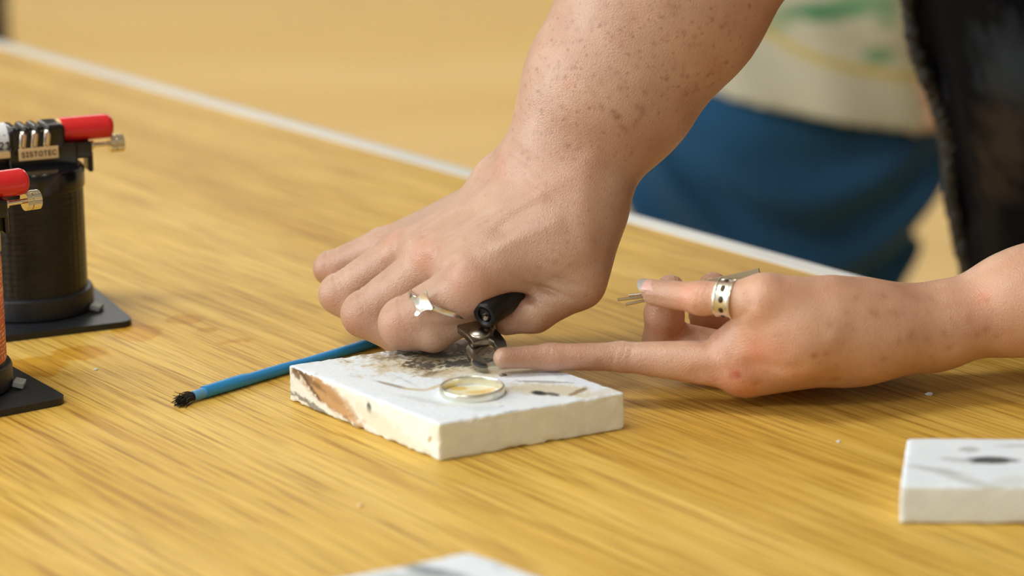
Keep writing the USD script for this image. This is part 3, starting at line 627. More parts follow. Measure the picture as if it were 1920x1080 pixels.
def right_field(P):
    d = right_base(P)
    for k, js in R_f.items():                                     # folds over the middle joints
        ax = unit(js[1][0] - js[0][0]); c = js[1][0] + UPV * js[1][1] * .75 + TOW * js[1][1] * .5
        for o, dp in ((.0008, .0007), (-.0016, .0004), (-.0036, .0004)): d = d + crease(P, c + ax * o, ax, .0006, js[1][1] * .8, dp)
    ax = unit(np.array([.35, 0, .9]))
    if not WEB: WEB.extend(trace(right_base, x, y) for x, y in ((1030, 545), (985, 558), (1065, 530)))
    if not LINES: LINES.extend((trace(right_base, l[0], l[1]), trace(right_base, l[2], l[3]), l[4], l[5]) for l in LINE_PX)
    d = d + line_relief(P, LINES)
    for c, dp in zip(WEB, (.0016, .0018, .0009)): d = d + crease(P, c, ax, .0011, .0065, dp)
    ax = unit(RE[0] - fa0[0])
    for o in (-.002, .002, .007): d = d + crease(P, W(985, 320, .845) + ax * o, ax, .0008, .02, .00025)
    return rest(P, d)
# left hand, pointing
LWj = J(1640, 613, .815, 84)
L_f = {
 'index': [J(1384, 684, .806, 48), J(1165, 669, .811, 27.5), J(1035, 669, .808, 24.5), J(944, 671, .804, 19.5)],
 'middle': [J(1402, 676, .830, 46), J(1247, 640, .842, 41), J(1245, 588, .834, 36), J(1257, 543, .829, 28)],
 'ring': [J(1440, 655, .850, 40), J(1334, 628, .866, 40), J(1329, 585, .856, 36), J(1337, 538, .843, 28)],
 'pinky': [J(1480, 640, .866, 34), J(1420, 610, .878, 30), J(1402, 580, .868, 27), J(1396, 552, .858, 23)]}
L_palm = [(J(1600, 640, .812, 62), L_f['index'][0]), (J(1610, 630, .830, 58), L_f['middle'][0]), (J(1620, 615, .846, 52), L_f['ring'][0]), (J(1630, 605, .856, 45), L_f['pinky'][0]),
          (J(1560, 604, .810, 74), J(1478, 622, .804, 64)), (J(1440, 580, .801, 38), J(1500, 640, .799, 44)), (J(1442, 563, .803, 40), J(1540, 586, .806, 61)), (J(1500, 628, .801, 62), J(1640, 620, .811, 76)), (J(1450, 600, .804, 40), J(1362, 648, .807, 30)), (J(1400, 700, .812, 40), J(1560, 670, .815, 40))]
L_thumb = [J(1585, 596, .810, 62), J(1428, 558, .799, 36), J(1316, 559, .806, 29.5), J(1228, 549, .816, 25)]
LE = (np.array([.372, .862, .835]), .042)
la0, la1, la2 = J(1625, 618, .818, 78), J(1750, 614, .821, 65), J(1920, 566, .826, 84)
L_arm = [[la0, la1, la2, LE]]
def left_base(P):
    d = hand(P, L_palm, L_f, L_thumb, .010, [])
    a = chain(P, L_arm[0], .012); b = chain(P, [(j[0] + np.array([0, .010, -.003]), j[1] * .84) for j in L_arm[0]], .012)
    d = smin(d, smin(a, b, .01), .014)
    return d
LLINES = []
LLINE_PX = [(1307, 700, 1500, 690, .0030, .0007), (1395, 665, 1560, 635, .0030, -.0004), (1680, 580, 1690, 635, .0009, .00015), (1697, 585, 1712, 640, .0009, .00015), (1403, 548, 1408, 570, .0022, .0007), (1396, 588, 1330, 622, .0016, .0004), (1500, 535, 1640, 548, .004, -.0004)]
def left_field(P):
    d = left_base(P)
    if not LLINES: LLINES.extend((trace(left_base, l[0], l[1]), trace(left_base, l[2], l[3]), l[4], l[5]) for l in LLINE_PX)
    d = d + line_relief(P, LLINES)
    for js, k, R, offs in ((L_thumb, 2, .006, (-.0030, -.0012, .0008)), (L_f['index'], 1, .006, (-.003, -.0005, .002)), (L_f['index'], 2, .005, (-.001, .001))):
        ax = unit(js[k][0] - js[k - 1][0])
        for o in offs: d = d + crease(P, js[k][0] + TOW * js[k][1] * .8 + UPV * js[k][1] * .3 + ax * o, unit(ax + .25 * UPV), .0005, R, .00026)
    # nail bed of the thumb, a shallow step
    d = d + crease(P, W(1222, 560, .811), unit(UPV + .15 * np.array([1., 0, 0])), .0005, .0075, .0004)
    return rest(P, d)
# the rest of the body, coarse because clothed or out of the picture
LAT, FRO = np.array([.619, -.785, 0]), np.array([-.785, -.619, 0])
AX = [(.62, (.372, 1.125)), (.727, (.358, 1.11)), (.79, (.338, 1.095)), (.852, (.319, 1.08)), (1.0, (.300, 1.05)), (1.15, (.325, 1.01)), (1.25, (.33, .995))]
def axis_at(z):
    zz = [a[0] for a in AX]; return np.stack([np.interp(z, zz, [a[1][0] for a in AX]), np.interp(z, zz, [a[1][1] for a in AX])], -1)
def torso_field(P, grow=0.0, folds=0.0):
    z = P[:, 2]; c = axis_at(z); q = P[:, :2] - c
    u, v = q @ LAT[:2], q @ FRO[:2]
    a = np.interp(z, [.6, .75, .9, 1.1, 1.2, 1.26, 1.30], [.165, .160, .150, .165, .16, .09, .03]) + grow; b = np.interp(z, [.6, .8, 1.0, 1.15, 1.25, 1.30], [.105, .105, .10, .10, .07, .03]) + grow
    r = np.sqrt((u / a) ** 2 + (v / b) ** 2); d = (r - 1) * np.minimum(a, b) * (.75 + .25 * np.clip(1 / np.maximum(r, .3), 0, 1))
    if folds:
        th = np.arctan2(v / b, u / a)
        d = d + folds * (np.sin(9 * th + 9 * z + 2.0 * np.sin(7 * z)) + .7 * np.sin(17 * th - 23 * z) + .6 * (meshkit.noise(P * 28, 3) - .5) * 2)
    return d
def body_field(P):
    d = torso_field(P, -.006)
    d = np.maximum(d, np.maximum(.60 - P[:, 2], P[:, 2] - 1.27))
    hipc = np.array([.352, 1.12, .80])
    NB, HD = np.array([.325, .985, 1.26]), np.array([.27, .93, 1.40])
    def add(js, k): 
        nonlocal d
        d = smin(d, chain(P, js, .02), k)
    add([(RSH[0], .055), (np.array([.33, .995, 1.21]), .07), (LSH[0], .055)], .03)
    add([RE, (RE[0] * .5 + RSH[0] * .5, .045), RSH], .01)
    add([LE, (LE[0] * .5 + LSH[0] * .5, .045), LSH], .01)
    add([(NB, .052), (HD + np.array([.02, .01, -.06]), .050)], .02)
    add([(HD, .083), (HD + np.array([-.035, -.028, -.075]), .052)], .02)
    add([(HD + np.array([.015, .012, .03]), .085), (HD, .08)], .02)
    f = FRO * .8 + np.array([0, 0, -.5]); f /= np.linalg.norm(f)
    add([(HD + f * .078, .010), (HD + f * .104 + np.array([0, 0, -.012]), .012)], .012)                # nose
    for s in (-1, 1):
        add([(HD + LAT * s * .082, .014), (HD + LAT * s * .088 + np.array([0, 0, .02]), .012)], .004)    # ears
        e = HD + f * .080 + LAT * s * .031 + UPV * .02; d = np.maximum(d, -(np.linalg.norm(P - e, axis=1) - .012) ) if False else d + .006 * np.exp(-((P - e) ** 2).sum(1) / .014 ** 2)
        h0 = hipc + LAT * s * .066 + np.array([.015, .005, -.06])
        add([(h0, .074), (h0 + np.array([0, .02, -.36]), .058), (h0 + np.array([.03, .05, -.72]), .040)], .03)
        add([(h0 + np.array([.03, .05, -.755]), .034), (h0 + np.array([.03, .05, -.765]) + FRO * .14, .026)], .02)
    d = d + .003 * np.exp(-((P - (HD + f * .098 - UPV * .035)) @ UPV / .004) ** 2 - (np.linalg.norm(P - (HD + f * .098 - UPV * .035), axis=1) / .02) ** 2)   # mouth
    return np.maximum(d, .012 - P[:, 2])
def to_man(m): return manifold3d.Manifold(manifold3d.Mesh(np.asarray(m.vertices, np.float32), np.asarray(m.faces, np.uint32)))
jr = [j for v in R_f.values() for j in v] + R_thumb + R_arm[0] + R_arm[1]
jl = [j for v in L_f.values() for j in v] + L_thumb + L_arm[0]
HRES = .00095
right = surface(right_field, *bounds_of(jr, .012), HRES)
left = surface(left_field, *bounds_of(jl, .012), HRES)
coarse = surface(body_field, (.02, .72, -.02), (.62, 1.35, 1.52), .008, False)
try:
    mm = [to_man(x) for x in (coarse, right, left)]
    if any(x.status() != manifold3d.Error.NoError for x in mm): raise ValueError([x.status() for x in mm])
    u = (mm[0] + mm[1] + mm[2]).to_mesh(); skin = trimesh.Trimesh(np.array(u.vert_properties[:, :3], float), np.array(u.tri_verts), process=False)
except Exception as ex:
    print('union fell back', ex); skin = cat(coarse, right, left)
def skin_field(P): return np.minimum(right_field(P), left_field(P))
def skin_tint(P):
    c = np.tile(np.array((.475, .300, .208)), (len(P), 1))
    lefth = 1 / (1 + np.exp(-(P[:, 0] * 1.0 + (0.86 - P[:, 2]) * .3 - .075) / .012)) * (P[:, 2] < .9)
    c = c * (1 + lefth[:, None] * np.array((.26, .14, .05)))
    n = meshkit.fbm(P / .012, 3, 8)[:, None] - .5
    c = c * (1 + n * np.array((.10, .22, .22)))
    RED = np.array((1.10, .70, .62))
    for (x, y, yy, r, w) in ((792, 478, .838, .0075, .8), (868, 520, .812, .008, .4), (725, 455, .862, .005, .5), (745, 440, .865, .005, .35), (920, 560, .812, .009, .5), (630, 575, .866, .006, .35), (665, 605, .845, .006, .4), (735, 615, .825, .008, .45), (1070, 157, .836, .0022, .7), (612, 512, .885, .005, .35),
                          (936, 318, .85, .005, .55), (1120, 290, .84, .008, .4), (1040, 345, .84, .012, .3), (1385, 728, .797, .012, .6), (1365, 720, .797, .003, .3), (1420, 660, .795, .007, .5), (1405, 735, .797, .004, .5), (1050, 668, .806, .012, .45), (1300, 545, .80, .006, .5), (1843, 557, .806, .003, 1.0), (1280, 560, .80, .006, .5), (1225, 610, .83, .008, .35), (1480, 700, .798, .004, .4), (975, 675, .808, .006, .45)):
        g = np.exp(-((P - trace(skin_field, x, y)) ** 2).sum(1) / r ** 2)[:, None] * w * .6; c = c * (1 + g * (RED - 1))
    r3 = np.random.default_rng(5)
    mk = [(r3.uniform(1300, 1900), r3.uniform(540, 720), r3.uniform(.0007, .0015), r3.uniform(.2, .5), (.72, .55, .45)) for _ in range(90)]
    mk += [(r3.uniform(960, 1400), r3.uniform(5, 300), r3.uniform(.0005, .0010), r3.uniform(.2, .6), (.62, .46, .36)) for _ in range(210)]
    mk += [(r3.uniform(980, 1140), r3.uniform(380, 560), r3.uniform(.0005, .0009), r3.uniform(.2, .5), (.66, .50, .42)) for _ in range(60)]
    mk += [(r3.uniform(620, 900), r3.uniform(440, 620), r3.uniform(.0006, .0010), r3.uniform(.15, .35), (.75, .55, .45)) for _ in range(40)]
    mk += [(1378, 700, .0016, .7, (.75, .35, .3)), (1384, 704, .0012, .8, (.7, .3, .28)), (1370, 706, .0011, .6, (.7, .35, .3)), (1492, 703, .0022, .5, (.7, .42, .38)), (1567, 710, .0020, .5, (.62, .36, .32)), (1418, 657, .0035, .4, (1, .66, .58)), (1460, 659, .0030, .35, (.95, .66, .6)), (1682, 588, .0016, .5, (.7, .5, .4)), (1685, 640, .0014, .4, (.7, .5, .4)), (1848, 617, .0016, .6, (.65, .45, .36)), (1780, 652, .0014, .5, (.7, .42, .36))]
    mp = trace_many(skin_field, [m[0] for m in mk], [m[1] for m in mk])
    from scipy.spatial import cKDTree
    tree = cKDTree(P)
    for m, q in zip(mk, mp):
        ix = np.array(tree.query_ball_point(q, m[2] * 2.5), int)
        if len(ix): g = np.exp(-((P[ix] - q) ** 2).sum(1) / m[2] ** 2)[:, None] * m[3]; c[ix] = c[ix] * (1 + g * (np.array(m[4]) - 1))
    for (x, y, yy, r, w, col) in ((960, 655, .812, .0045, .6, (.55, .5, .5)), (1000, 652, .808, .006, .35, (.6, .55, .55)), (1123, 680, .806, .0022, .45, (.6, .5, .45)), (1255, 522, .828, .006, .5, (.55, .5, .5)), (1335, 518, .842, .006, .45, (.55, .5, .5)), (1150, 210, .838, .0012, .5, (.4, .33, .3)), (1158, 219, .838, .0013, .7, (.35, .28, .25)), (1205, 205, .838, .0015, .5, (.4, .33, .3)), (1195, 200, .838, .001, .5, (.4, .33, .3))):
        g = np.exp(-((P - trace(skin_field, x, y)) ** 2).sum(1) / r ** 2)[:, None] * w; c = c * (1 + g * (np.array(col) - 1))
    return c
def skin_spots(P):
    up = np.clip((P[:, 2] - .80) / .05, 0, 1)
    return np.clip(.16 + .8 * up, 0, 1)
pe = thing('person', (0, 0, 0), 0, label='person in a black top leaning over the table, bare freckled forearms, gripping pliers and pointing', cat='person')
obj('body', skin, M['skin'], pe, True, tint=skin_tint(skin.vertices), spots=skin_spots(skin.vertices))
# thumb nail
def nail(c, along, normal, L, Wd, name, curve=.9, **kw):
    along = unit(along); normal = unit(normal - along * (normal @ along)); lat = np.cross(normal, along)
    nu, nv = 15, 13; V = []; T = []
    for i in range(nu):
        for j in range(nv):
            u, v = i / (nu - 1) * 2 - 1, j / (nv - 1) * 2 - 1
            s = math.sqrt(max(0, 1 - max(0, (abs(u) - .35) / .65) ** 2)) if u > .35 else math.sqrt(max(.05, 1 - max(0, (-u - .5) / .5) ** 2 * .8)) if u < -.5 else 1
            vv = v * (max(s, .25)); a = vv * curve
            V.append(c + along * u * L / 2 + lat * math.sin(a) * Wd / 2 / math.sin(curve) + normal * ((math.cos(a) - 1) * Wd / 2 / math.sin(curve) - .0003 * u * u))
            T.append(np.array((.36, .32, .29)) if u > .52 else np.array((.62, .36, .30)))
    V = np.array(V); n = len(V); V2 = np.vstack([V, V - normal * .0006]); F = []
    for i in range(nu - 1):
        for j in range(nv - 1):
            a, b, c2, d = i * nv + j, (i + 1) * nv + j, (i + 1) * nv + j + 1, i * nv + j + 1
            F += [[a, b, c2], [a, c2, d], [n + a, n + c2, n + b], [n + a, n + d, n + c2]]
    m = trimesh.Trimesh(V2, F, process=False)
    return obj(name, m, M['nail'], pe, True, tint=np.vstack([T, T]), **kw)
tt = unit(L_thumb[3][0] - L_thumb[2][0])
tnorm = unit(UPV * .93 + TOW * .55)
nail(L_thumb[3][0] + tt * .0010 + tnorm * (L_thumb[3][1] + .00005), tt, tnorm, .0118, .0078, 'thumbnail')
inorm = unit(TOW * .75 - UPV * .65); it = unit(L_f['index'][3][0] - L_f['index'][2][0])

# clothes
LACE = [(1.02, 0), (.95, 0), (.88, 0), (.852, 0), (.82, 0), (.79, 0), (.76, 0), (.727, 0), (.69, 0), (.64, 0)]
def shirt_field(P):
    d = torso_field(P, .006, .0016)
    sh = chain(P, [(RSH[0], .062), (np.array([.33, .995, 1.205]), .078), (LSH[0], .062)], .02)
    d = smin(d, sh, .03)
    for S_, E_ in ((RSH, RE), (LSH, LE)): d = smin(d, chain(P, [(S_[0], .063), (S_[0] + (E_[0] - S_[0]) * .55, .060)], .01), .025)
    return np.maximum(d, .61 - P[:, 2])
shirt = surface(shirt_field, (.08, .74, .58), (.56, 1.28, 1.34), .005)
def shirt_tint(P):
    px, py = pix(P); n = meshkit.fbm(P / .03, 4, 4); n2 = meshkit.fbm(P / .008, 3, 14); n3 = meshkit.noise(P * np.array((260, 260, 90.)), 5)
    z = P[:, 2]; th = (P[:, :2] - axis_at(z)) @ FRO[:2]; la = (P[:, :2] - axis_at(z)) @ LAT[:2]
    c = np.tile(np.array((.0032, .0030, .0036)), (len(P), 1))
    def patch(x, y, rx, ry, col, w, nn):
        g = .8 * np.clip(1.3 - np.sqrt(((px - x) / rx) ** 2 + ((py - y) / ry) ** 2) + (nn - .5) * 1.5, 0, 1)[:, None] * w
        return c + (np.asarray(col) - c) * g
    front = (P[:, 1] < axis_at(z)[:, 1] + .07)
    c0 = c.copy()
    c = patch(1905, 120, 75, 85, (.036, .044, .046), .8, n3 * .5 + n * .5); c = patch(1890, 260, 55, 90, (.045, .030, .019), .9, n2); c = patch(1860, 340, 30, 50, (.032, .021, .013), .8, n2)
    c = patch(1775, 455, 26, 60, (.040, .038, .026), .7, n2); c = patch(1752, 300, 10, 90, (.026, .026, .030), .7, n2); c = patch(1765, 190, 10, 30, (.03, .03, .034), .6, n2); c = patch(1850, 430, 30, 70, (.016, .013, .010), .7, n2)
    return np.where(front[:, None], c, c0)
obj('shirt', shirt, M['shirt'], pe, True, tint=shirt_tint(shirt.vertices), label='black velvet top with a worn brown mottled pattern')
lp = []
for z in np.linspace(1.06, .64, 90):
    c = axis_at(np.array([z]))[0]; lp.append((c[0] - .1365, c[1] + .048, z))
lp = np.array(lp); lp[:, 0] += .0035 * np.sin(np.linspace(0, 30, 90)) * np.linspace(.3, 1, 90); rr = .0035 + .002 * meshkit.noise(lp * 160, 2)
lace = tube(smoothpath(lp, 300), np.interp(np.linspace(0, 1, 300), np.linspace(0, 1, 90), rr), 20)
lace.vertices += lace.vertex_normals * ((meshkit.fbm(lace.vertices / .0018, 3, 3) - .5) * .0045)[:, None]
obj('lace_trim', lace, M['lace'], pe, True, label='glittery black lace edging of the top')
def legs_field(P, grow=.016):
    hipc = np.array([.352, 1.12, .80]); d = None
    for s in (-1, 1):
        h0 = hipc + LAT * s * .066 + np.array([.015, .005, -.06]); c = chain(P, [(h0, .074 + grow), (h0 + np.array([0, .02, -.36]), .062 + grow), (h0 + np.array([.03, .05, -.70]), .052 + grow)], .03); d = c if d is None else smin(d, c, .012)
    return np.maximum(d + .003 * np.sin(P[:, 2] * 60 + 8 * P[:, 0]), np.maximum(P[:, 2] - .735, .055 - P[:, 2]))
obj('trousers', surface(legs_field, (.15, .9, .03), (.58, 1.35, .95), .009, False), M['jeans'], pe, True)
for s in (-1, 1):
    a0 = np.array([.352, 1.12, .80]) + LAT * s * .075 + np.array([.03, .05, -.755])
    sh = surface(lambda P: np.maximum(smin(chain(P, [(a0 - FRO * .03, .042), (a0 + FRO * .07 + np.array([0, 0, -.008]), .042), (a0 + FRO * .16 + np.array([0, 0, -.012]), .034)], .02), cone(P, a0 + np.array([0, 0, .05]), a0, .048, .046), .02), .002 - P[:, 2]), a0 - .24, a0 + .24, .007, False)
    obj('shoe', sh, M['shoe'], pe, True)
HDc = np.array([.27, .93, 1.40])
hair = surface(lambda P: np.maximum(smin(np.linalg.norm((P - (HDc + np.array([.022, .018, .03]))) / np.float32(1.0), axis=1) - .100, cone(P, HDc + np.array([.10, .08, .04]), HDc + np.array([.13, .10, .06]), .04, .035), .02) + .003 * np.sin(P[:, 0] * 220 + P[:, 2] * 90), ((P - (HDc + FRO * .045)) @ (FRO + np.array([0, 0, -.55])).astype(np.float32))), HDc - .2, HDc + .24, .006, False)
obj('hair', hair, M['hair'], pe, True)

# ------------------------------------------------------------------ pliers in the right hand
k_ = (W(901, 628, .815) - W(900, 628, .815))[0] / 6.354
plo = W(900, 633, .8185)
e3 = unit(TOW * .64 + UPV * .77); e1 = np.array([1., 0, 0]); e2 = np.cross(e3, e1)
PM = np.eye(4); PM[:3, 0], PM[:3, 1], PM[:3, 2], PM[:3, 3] = e1, e2, e3, plo
def plate(poly, th, z0, bev=.0004):
    p = Polygon([((x - 500) * k_, -(y - 555) * k_ / .64) for x, y in poly]).buffer(-bev).buffer(bev, 4)
    cs = [trimesh.creation.extrude_polygon(p.buffer(-bev), th, engine='earcut'), trimesh.creation.extrude_polygon(p, th - 2 * bev, engine='earcut').apply_translation((0, 0, bev))]
    m = cat(*cs); m.apply_translation((0, 0, z0)); m.apply_transform(PM); return m
def ppt(x, y, z): return (PM @ np.array([(x - 500) * k_, -(y - 555) * k_ / .64, z, 1]))[:3]
pl = thing('pliers', (0, 0, 0), 0, label='small end-cutting pliers with black grips held in the right fist', cat='pliers')
jawA = [(215, 430), (300, 395), (440, 420), (560, 440), (650, 485), (740, 565), (805, 650), (825, 712), (760, 728), (690, 735), (655, 670), (605, 642), (500, 655), (412, 682), (365, 620), (300, 560), (230, 510)]
jawB = [(420, 470), (600, 470), (640, 540), (600, 640), (520, 690), (470, 735), (540, 780), (580, 830), (603, 892), (540, 885), (470, 862), (395, 800), (348, 725), (335, 660), (370, 600), (390, 540)]
obj('jaw', plate(jawB, .0030, -.0031), M['tool_steel'], pl); obj('jaw', plate(jawA, .0028, .0000), M['tool_steel'], pl)
obj('jaw_tip', cat(plate([(690, 735), (760, 728), (825, 712), (815, 735), (690, 772)], .0036, -.0030), plate([(395, 800), (480, 840), (560, 862), (603, 895), (500, 885), (430, 850)], .0020, -.0012)), M['tool_dark'], pl)
dome = lathe([(0, .0011), (.0012, .0010), (.0024, .0007), (.0033, .0003), (.0036, 0), (.0039, -.0003), (.0039, -.0016), (0, -.0016)][::-1], 40); dome.apply_translation((0, 0, .0030)); dome.apply_transform(PM)
obj('rivet', dome, M['tool_steel'], pl, 50)
obj('handle', tube(smoothpath([ppt(650, 520, -.0016), W(926, 618, .8225), W(918, 604, .8180), W(911, 594, .8145), W(930, 577, .8200)], 16), .0014, 12), M['tool_steel'], pl)
obj('handle', tube(smoothpath([ppt(310, 470, .0012), W(868, 619, .8255), W(852, 613, .830), W(830, 607, .8335)], 16), .0015, 12), M['tool_dark'], pl)
g0, g1 = W(906, 592, .8135), W(960, 551, .8270)
gr = lathe([(.0028, .0006), (.0036, 0), (.0045, .0004), (.0050, .0016), (.0053, .006), (.0053, .017), (.0046, .0195), (0, .020)], 40); gr = cat(gr, lathe([(0, .0012), (.0026, .0012), (.0026, .0004)], 32))
gr.apply_transform(frame_to(g0, g1)); obj('grip', gr, M['grip'], pl, 40)
g2 = lathe([(0, 0), (.0034, .0004), (.0040, .002), (.0042, .020), (.003, .024), (0, .0245)], 40); g2.apply_transform(frame_to(W(858, 615, .829), W(790, 596, .840))); obj('grip', g2, M['grip'], pl, 40)

# ------------------------------------------------------------------ rings worn and metal held
def band_ring(c, axis, r, wd, th, n=96):
    p = lathe([(r, -wd / 2), (r + th, -wd / 2 + .0002), (r + th * 1.1, 0), (r + th, wd / 2 - .0002), (r, wd / 2), (r, -wd / 2)], n)
    p.apply_transform(frame_to(c, c + axis)); return p
ia = unit(R_f['index'][1][0] - R_f['index'][0][0]); ic = R_f['index'][0][0] + (R_f['index'][1][0] - R_f['index'][0][0]) * .50
ax = unit(ia * .5 + (-UPV) * .80); rI = .0107; ic = ic + TOW * .0006
ri = thing('star_ring', (0, 0, 0), 0, label='silver ring with a four-pointed star face on the right index finger', cat='ring')
obj('band', band_ring(ic, ax, rI, .0020, .0009), M['silver'], ri, 40)
SR_DIR = unit(W(783, 559, .812) - ic); SR_DIR = unit(SR_DIR - ax * (SR_DIR @ ax))
star = []
for kk in range(64):
    a = kk / 64 * 2 * np.pi; r = .0036 / ((abs(math.cos(a)) ** .68 + abs(math.sin(a)) ** .68) ** (1 / .68)) * 1.0
    star.append((r * math.cos(a) * 1.15, r * math.sin(a) * 1.15))
sm = trimesh.creation.extrude_polygon(Polygon(star).buffer(.0007, 3), .0006, engine='earcut'); sm = sm.subdivide().subdivide()
sx_, sy_ = sm.vertices[:, 0].copy(), sm.vertices[:, 1].copy()
lat_ = np.cross(SR_DIR, ax); SMt = np.eye(4); SMt[:3, 0], SMt[:3, 1], SMt[:3, 2], SMt[:3, 3] = ax, -lat_, SR_DIR, ic + SR_DIR * (rI + .0004)
sm.vertices[:, 2] += 70 * (sx_ ** 2 + sy_ ** 2) - sm.vertices[:, 1] ** 2 / (2 * rI) * .8; sm.apply_transform(SMt); obj('star_face', sm, M['silver'], ri, 30)
th_a = unit(L_thumb[2][0] - L_thumb[1][0]); tcn = L_thumb[1][0] + (L_thumb[2][0] - L_thumb[1][0]) * .58
tax = unit(th_a + np.array([0, .10, .12])); rT = .00605
rth = thing('thumb_ring', (0, 0, 0), 0, label='wide silver ring with dark oval cut-outs on the left thumb', cat='ring')
bt = lathe([(rT, -.0030), (rT + .0008, -.0030), (rT + .0009, -.0024), (rT + .0005, -.0018), (rT + .0005, .0018), (rT + .0009, .0024), (rT + .0008, .0030), (rT, .0030), (rT, -.0030)], 96); bt.apply_transform(frame_to(tcn, tcn + tax)); obj('band', bt, M['silver_dull'], rth, 35)
FT = frame_to(tcn, tcn + tax)
for q in range(10):
    a = q / 10 * 2 * np.pi + .15; s_ = trimesh.creation.icosphere(2, 1.0); s_.vertices *= (.00035, .0012, .0009); s_.apply_translation((rT + .00045, 0, 0)); s_.apply_transform(trimesh.transformations.rotation_matrix(a, (0, 0, 1))); s_.apply_transform(FT)
    obj('cut_out', s_, M['dark_recess'], rth)
for (p, lab) in (([W(1158, 562, .8215), W(1162, 565, .8215), W(1200, 559, .8225), W(1246, 552, .8238)], 'short silver wire reaching furthest left from the pinched fingertips'),
                 ([W(1173, 571, .8200), W(1178, 569, .8200), W(1208, 563, .8210), W(1245, 556, .8225)], 'short silver wire lowest of those pinched in the fingertips'),
                 ([W(1179, 554, .8250), W(1184, 552, .8250), W(1215, 549, .8250), W(1250, 546, .8250)], 'short silver wire topmost and shortest of those pinched in the fingertips')):
    o = thing('silver_wire', (0, 0, 0), 0, label=lab, cat='wire', group=None); obj('wire', tube(p[0] + (p[-1] - p[0]) * np.linspace(0, 1, 6)[:, None], .0005, 12), M['silver'], o, 40)
s0, s1 = W(1298, 539, .828), W(1425, 511, .820); sv = s1 - s0; L = np.linalg.norm(sv); z = unit(sv); y = unit(UPV - z * (UPV @ z)); x = np.cross(y, z)
S = np.eye(4); S[:3, 0], S[:3, 1], S[:3, 2], S[:3, 3] = x, y, z, (s0 + s1) / 2
st = box(.0007, .0032, L, (0, 0, 0), .0002); st.apply_transform(S)
o = thing('silver_strip', (0, 0, 0), 0, label='flat brownish silver strip held behind the left thumb', cat='metal strip'); obj('strip', st, plain('tarnished_silver', (.26, .20, .12), .4, .8), o)

# ------------------------------------------------------------------ child behind the table
D = 2.0
def CJ(px, py, r, dy=0.0): return (W(px, py, D + dy), r)
ch_ = thing('person', (0, 0, 0), 0, label='child in pale printed shirt and blue trousers, blurred beyond the table edge', cat='person')
H0 = W(1470, 235, D)
def child_tr(P):
    d = smin(chain(P, [CJ(1430, 215, .088), CJ(1580, 245, .075)], .03), chain(P, [CJ(1345, 315, .064), CJ(1480, 330, .075), CJ(1600, 330, .060)], .03), .05)
    a = [CJ(1340, 350, .066, -.03), CJ(1400, 480, .062, -.04), (np.array([.20, 1.97, .28]), .058), (np.array([.20, 2.0, .07]), .052)]
    b = [CJ(1625, 320, .052, .02), CJ(1560, 480, .050, .02), (np.array([.272, 2.02, .28]), .052), (np.array([.272, 2.03, .07]), .048)]
    d = smin(smin(d, chain(P, a, .03), .05), chain(P, b, .03), .05)
    x, z = P[:, 0], P[:, 2]
    f = np.sin((z - 5.5 * (x - .24) ** 2 + .05 * (x - .2)) * 95 + 1.2)                  # sagging folds
    d = d + .0075 * f * np.clip((.62 - z) / .05, 0, 1) * np.clip((z - .3) / .1, 0, 1)
    return np.maximum(d, np.maximum(.055 - z, z - (.662 - .16 * (x - .2))))
obj('trousers', surface(child_tr, (.02, 1.8, .03), (.45, 2.2, .72), .006, False), M['blue_cloth'], ch_, True)
SHL, SHR = np.array([.17, 1.97, .93]), np.array([.38, 2.02, .92])
def child_tee(P):
    d = smin(chain(P, [CJ(1470, 170, .088), CJ(1560, -60, .092), CJ(1570, -260, .085)], .02), chain(P, [CJ(1590, 190, .074), CJ(1620, -60, .080), CJ(1590, -260, .085)], .02), .05)
    d = smin(d, chain(P, [(SHL, .05), (SHR, .05)], .02), .03)
    for s, e in ((SHL, SHL + np.array([-.05, -.06, -.13])), (SHR, SHR + np.array([.04, -.03, -.14]))): d = smin(d, chain(P, [(s, .048), (e, .047)], .02), .02)
    x, z = P[:, 0], P[:, 2]
    hem = .640 - .19 * (x - .195)
    d = d - .012 * np.clip((hem + .06 - z) / .06, 0, 1) + .002 * np.sin(P[:, 0] * 90 + z * 30)
    return np.maximum(d, hem - z)
tee = surface(child_tee, (.02, 1.75, .55), (.50, 2.2, 1.02), .004, False)
def tee_tint(P):
    px, py = pix(P); c = np.tile(np.array((.50, .49, .38)), (len(P), 1)) * (.9 + .2 * meshkit.fbm(P / .05, 3, 2))[:, None]
    fr = P[:, 1] < D + .02; n = meshkit.fbm(P / .02, 3, 7) - .5
    def put(m, col): 
        nonlocal c
        c = np.where(fr[:, None], c + (np.asarray(col) - c) * np.clip(m, 0, 1)[:, None], c)
    for (x, y, rx, ry, col, w) in ((1545, 22, 75, 17, (.06, .22, .10), .95), (1620, 5, 60, 24, (.10, .28, .13), .8), (1450, 45, 40, 20, (.25, .36, .20), .7), (1645, 105, 32, 16, (.12, .27, .13), .85), (1660, 40, 22, 18, (.14, .30, .15), .6)):
        put(np.clip((1.2 - np.sqrt(((px - x) / rx) ** 2 + ((py - y) / ry) ** 2) + n) * 2, 0, 1) * w, col)
    yl = 52 + 105 * (1 - np.exp(-(px - 1430) / 130)); put(np.exp(-((py - yl) / 9) ** 2) * (px > 1420), (.52, .38, .07))
    return c
obj('shirt', tee, M['tee'], ch_, True, tint=tee_tint(tee.vertices), label='pale shirt with a green print and a yellow line')
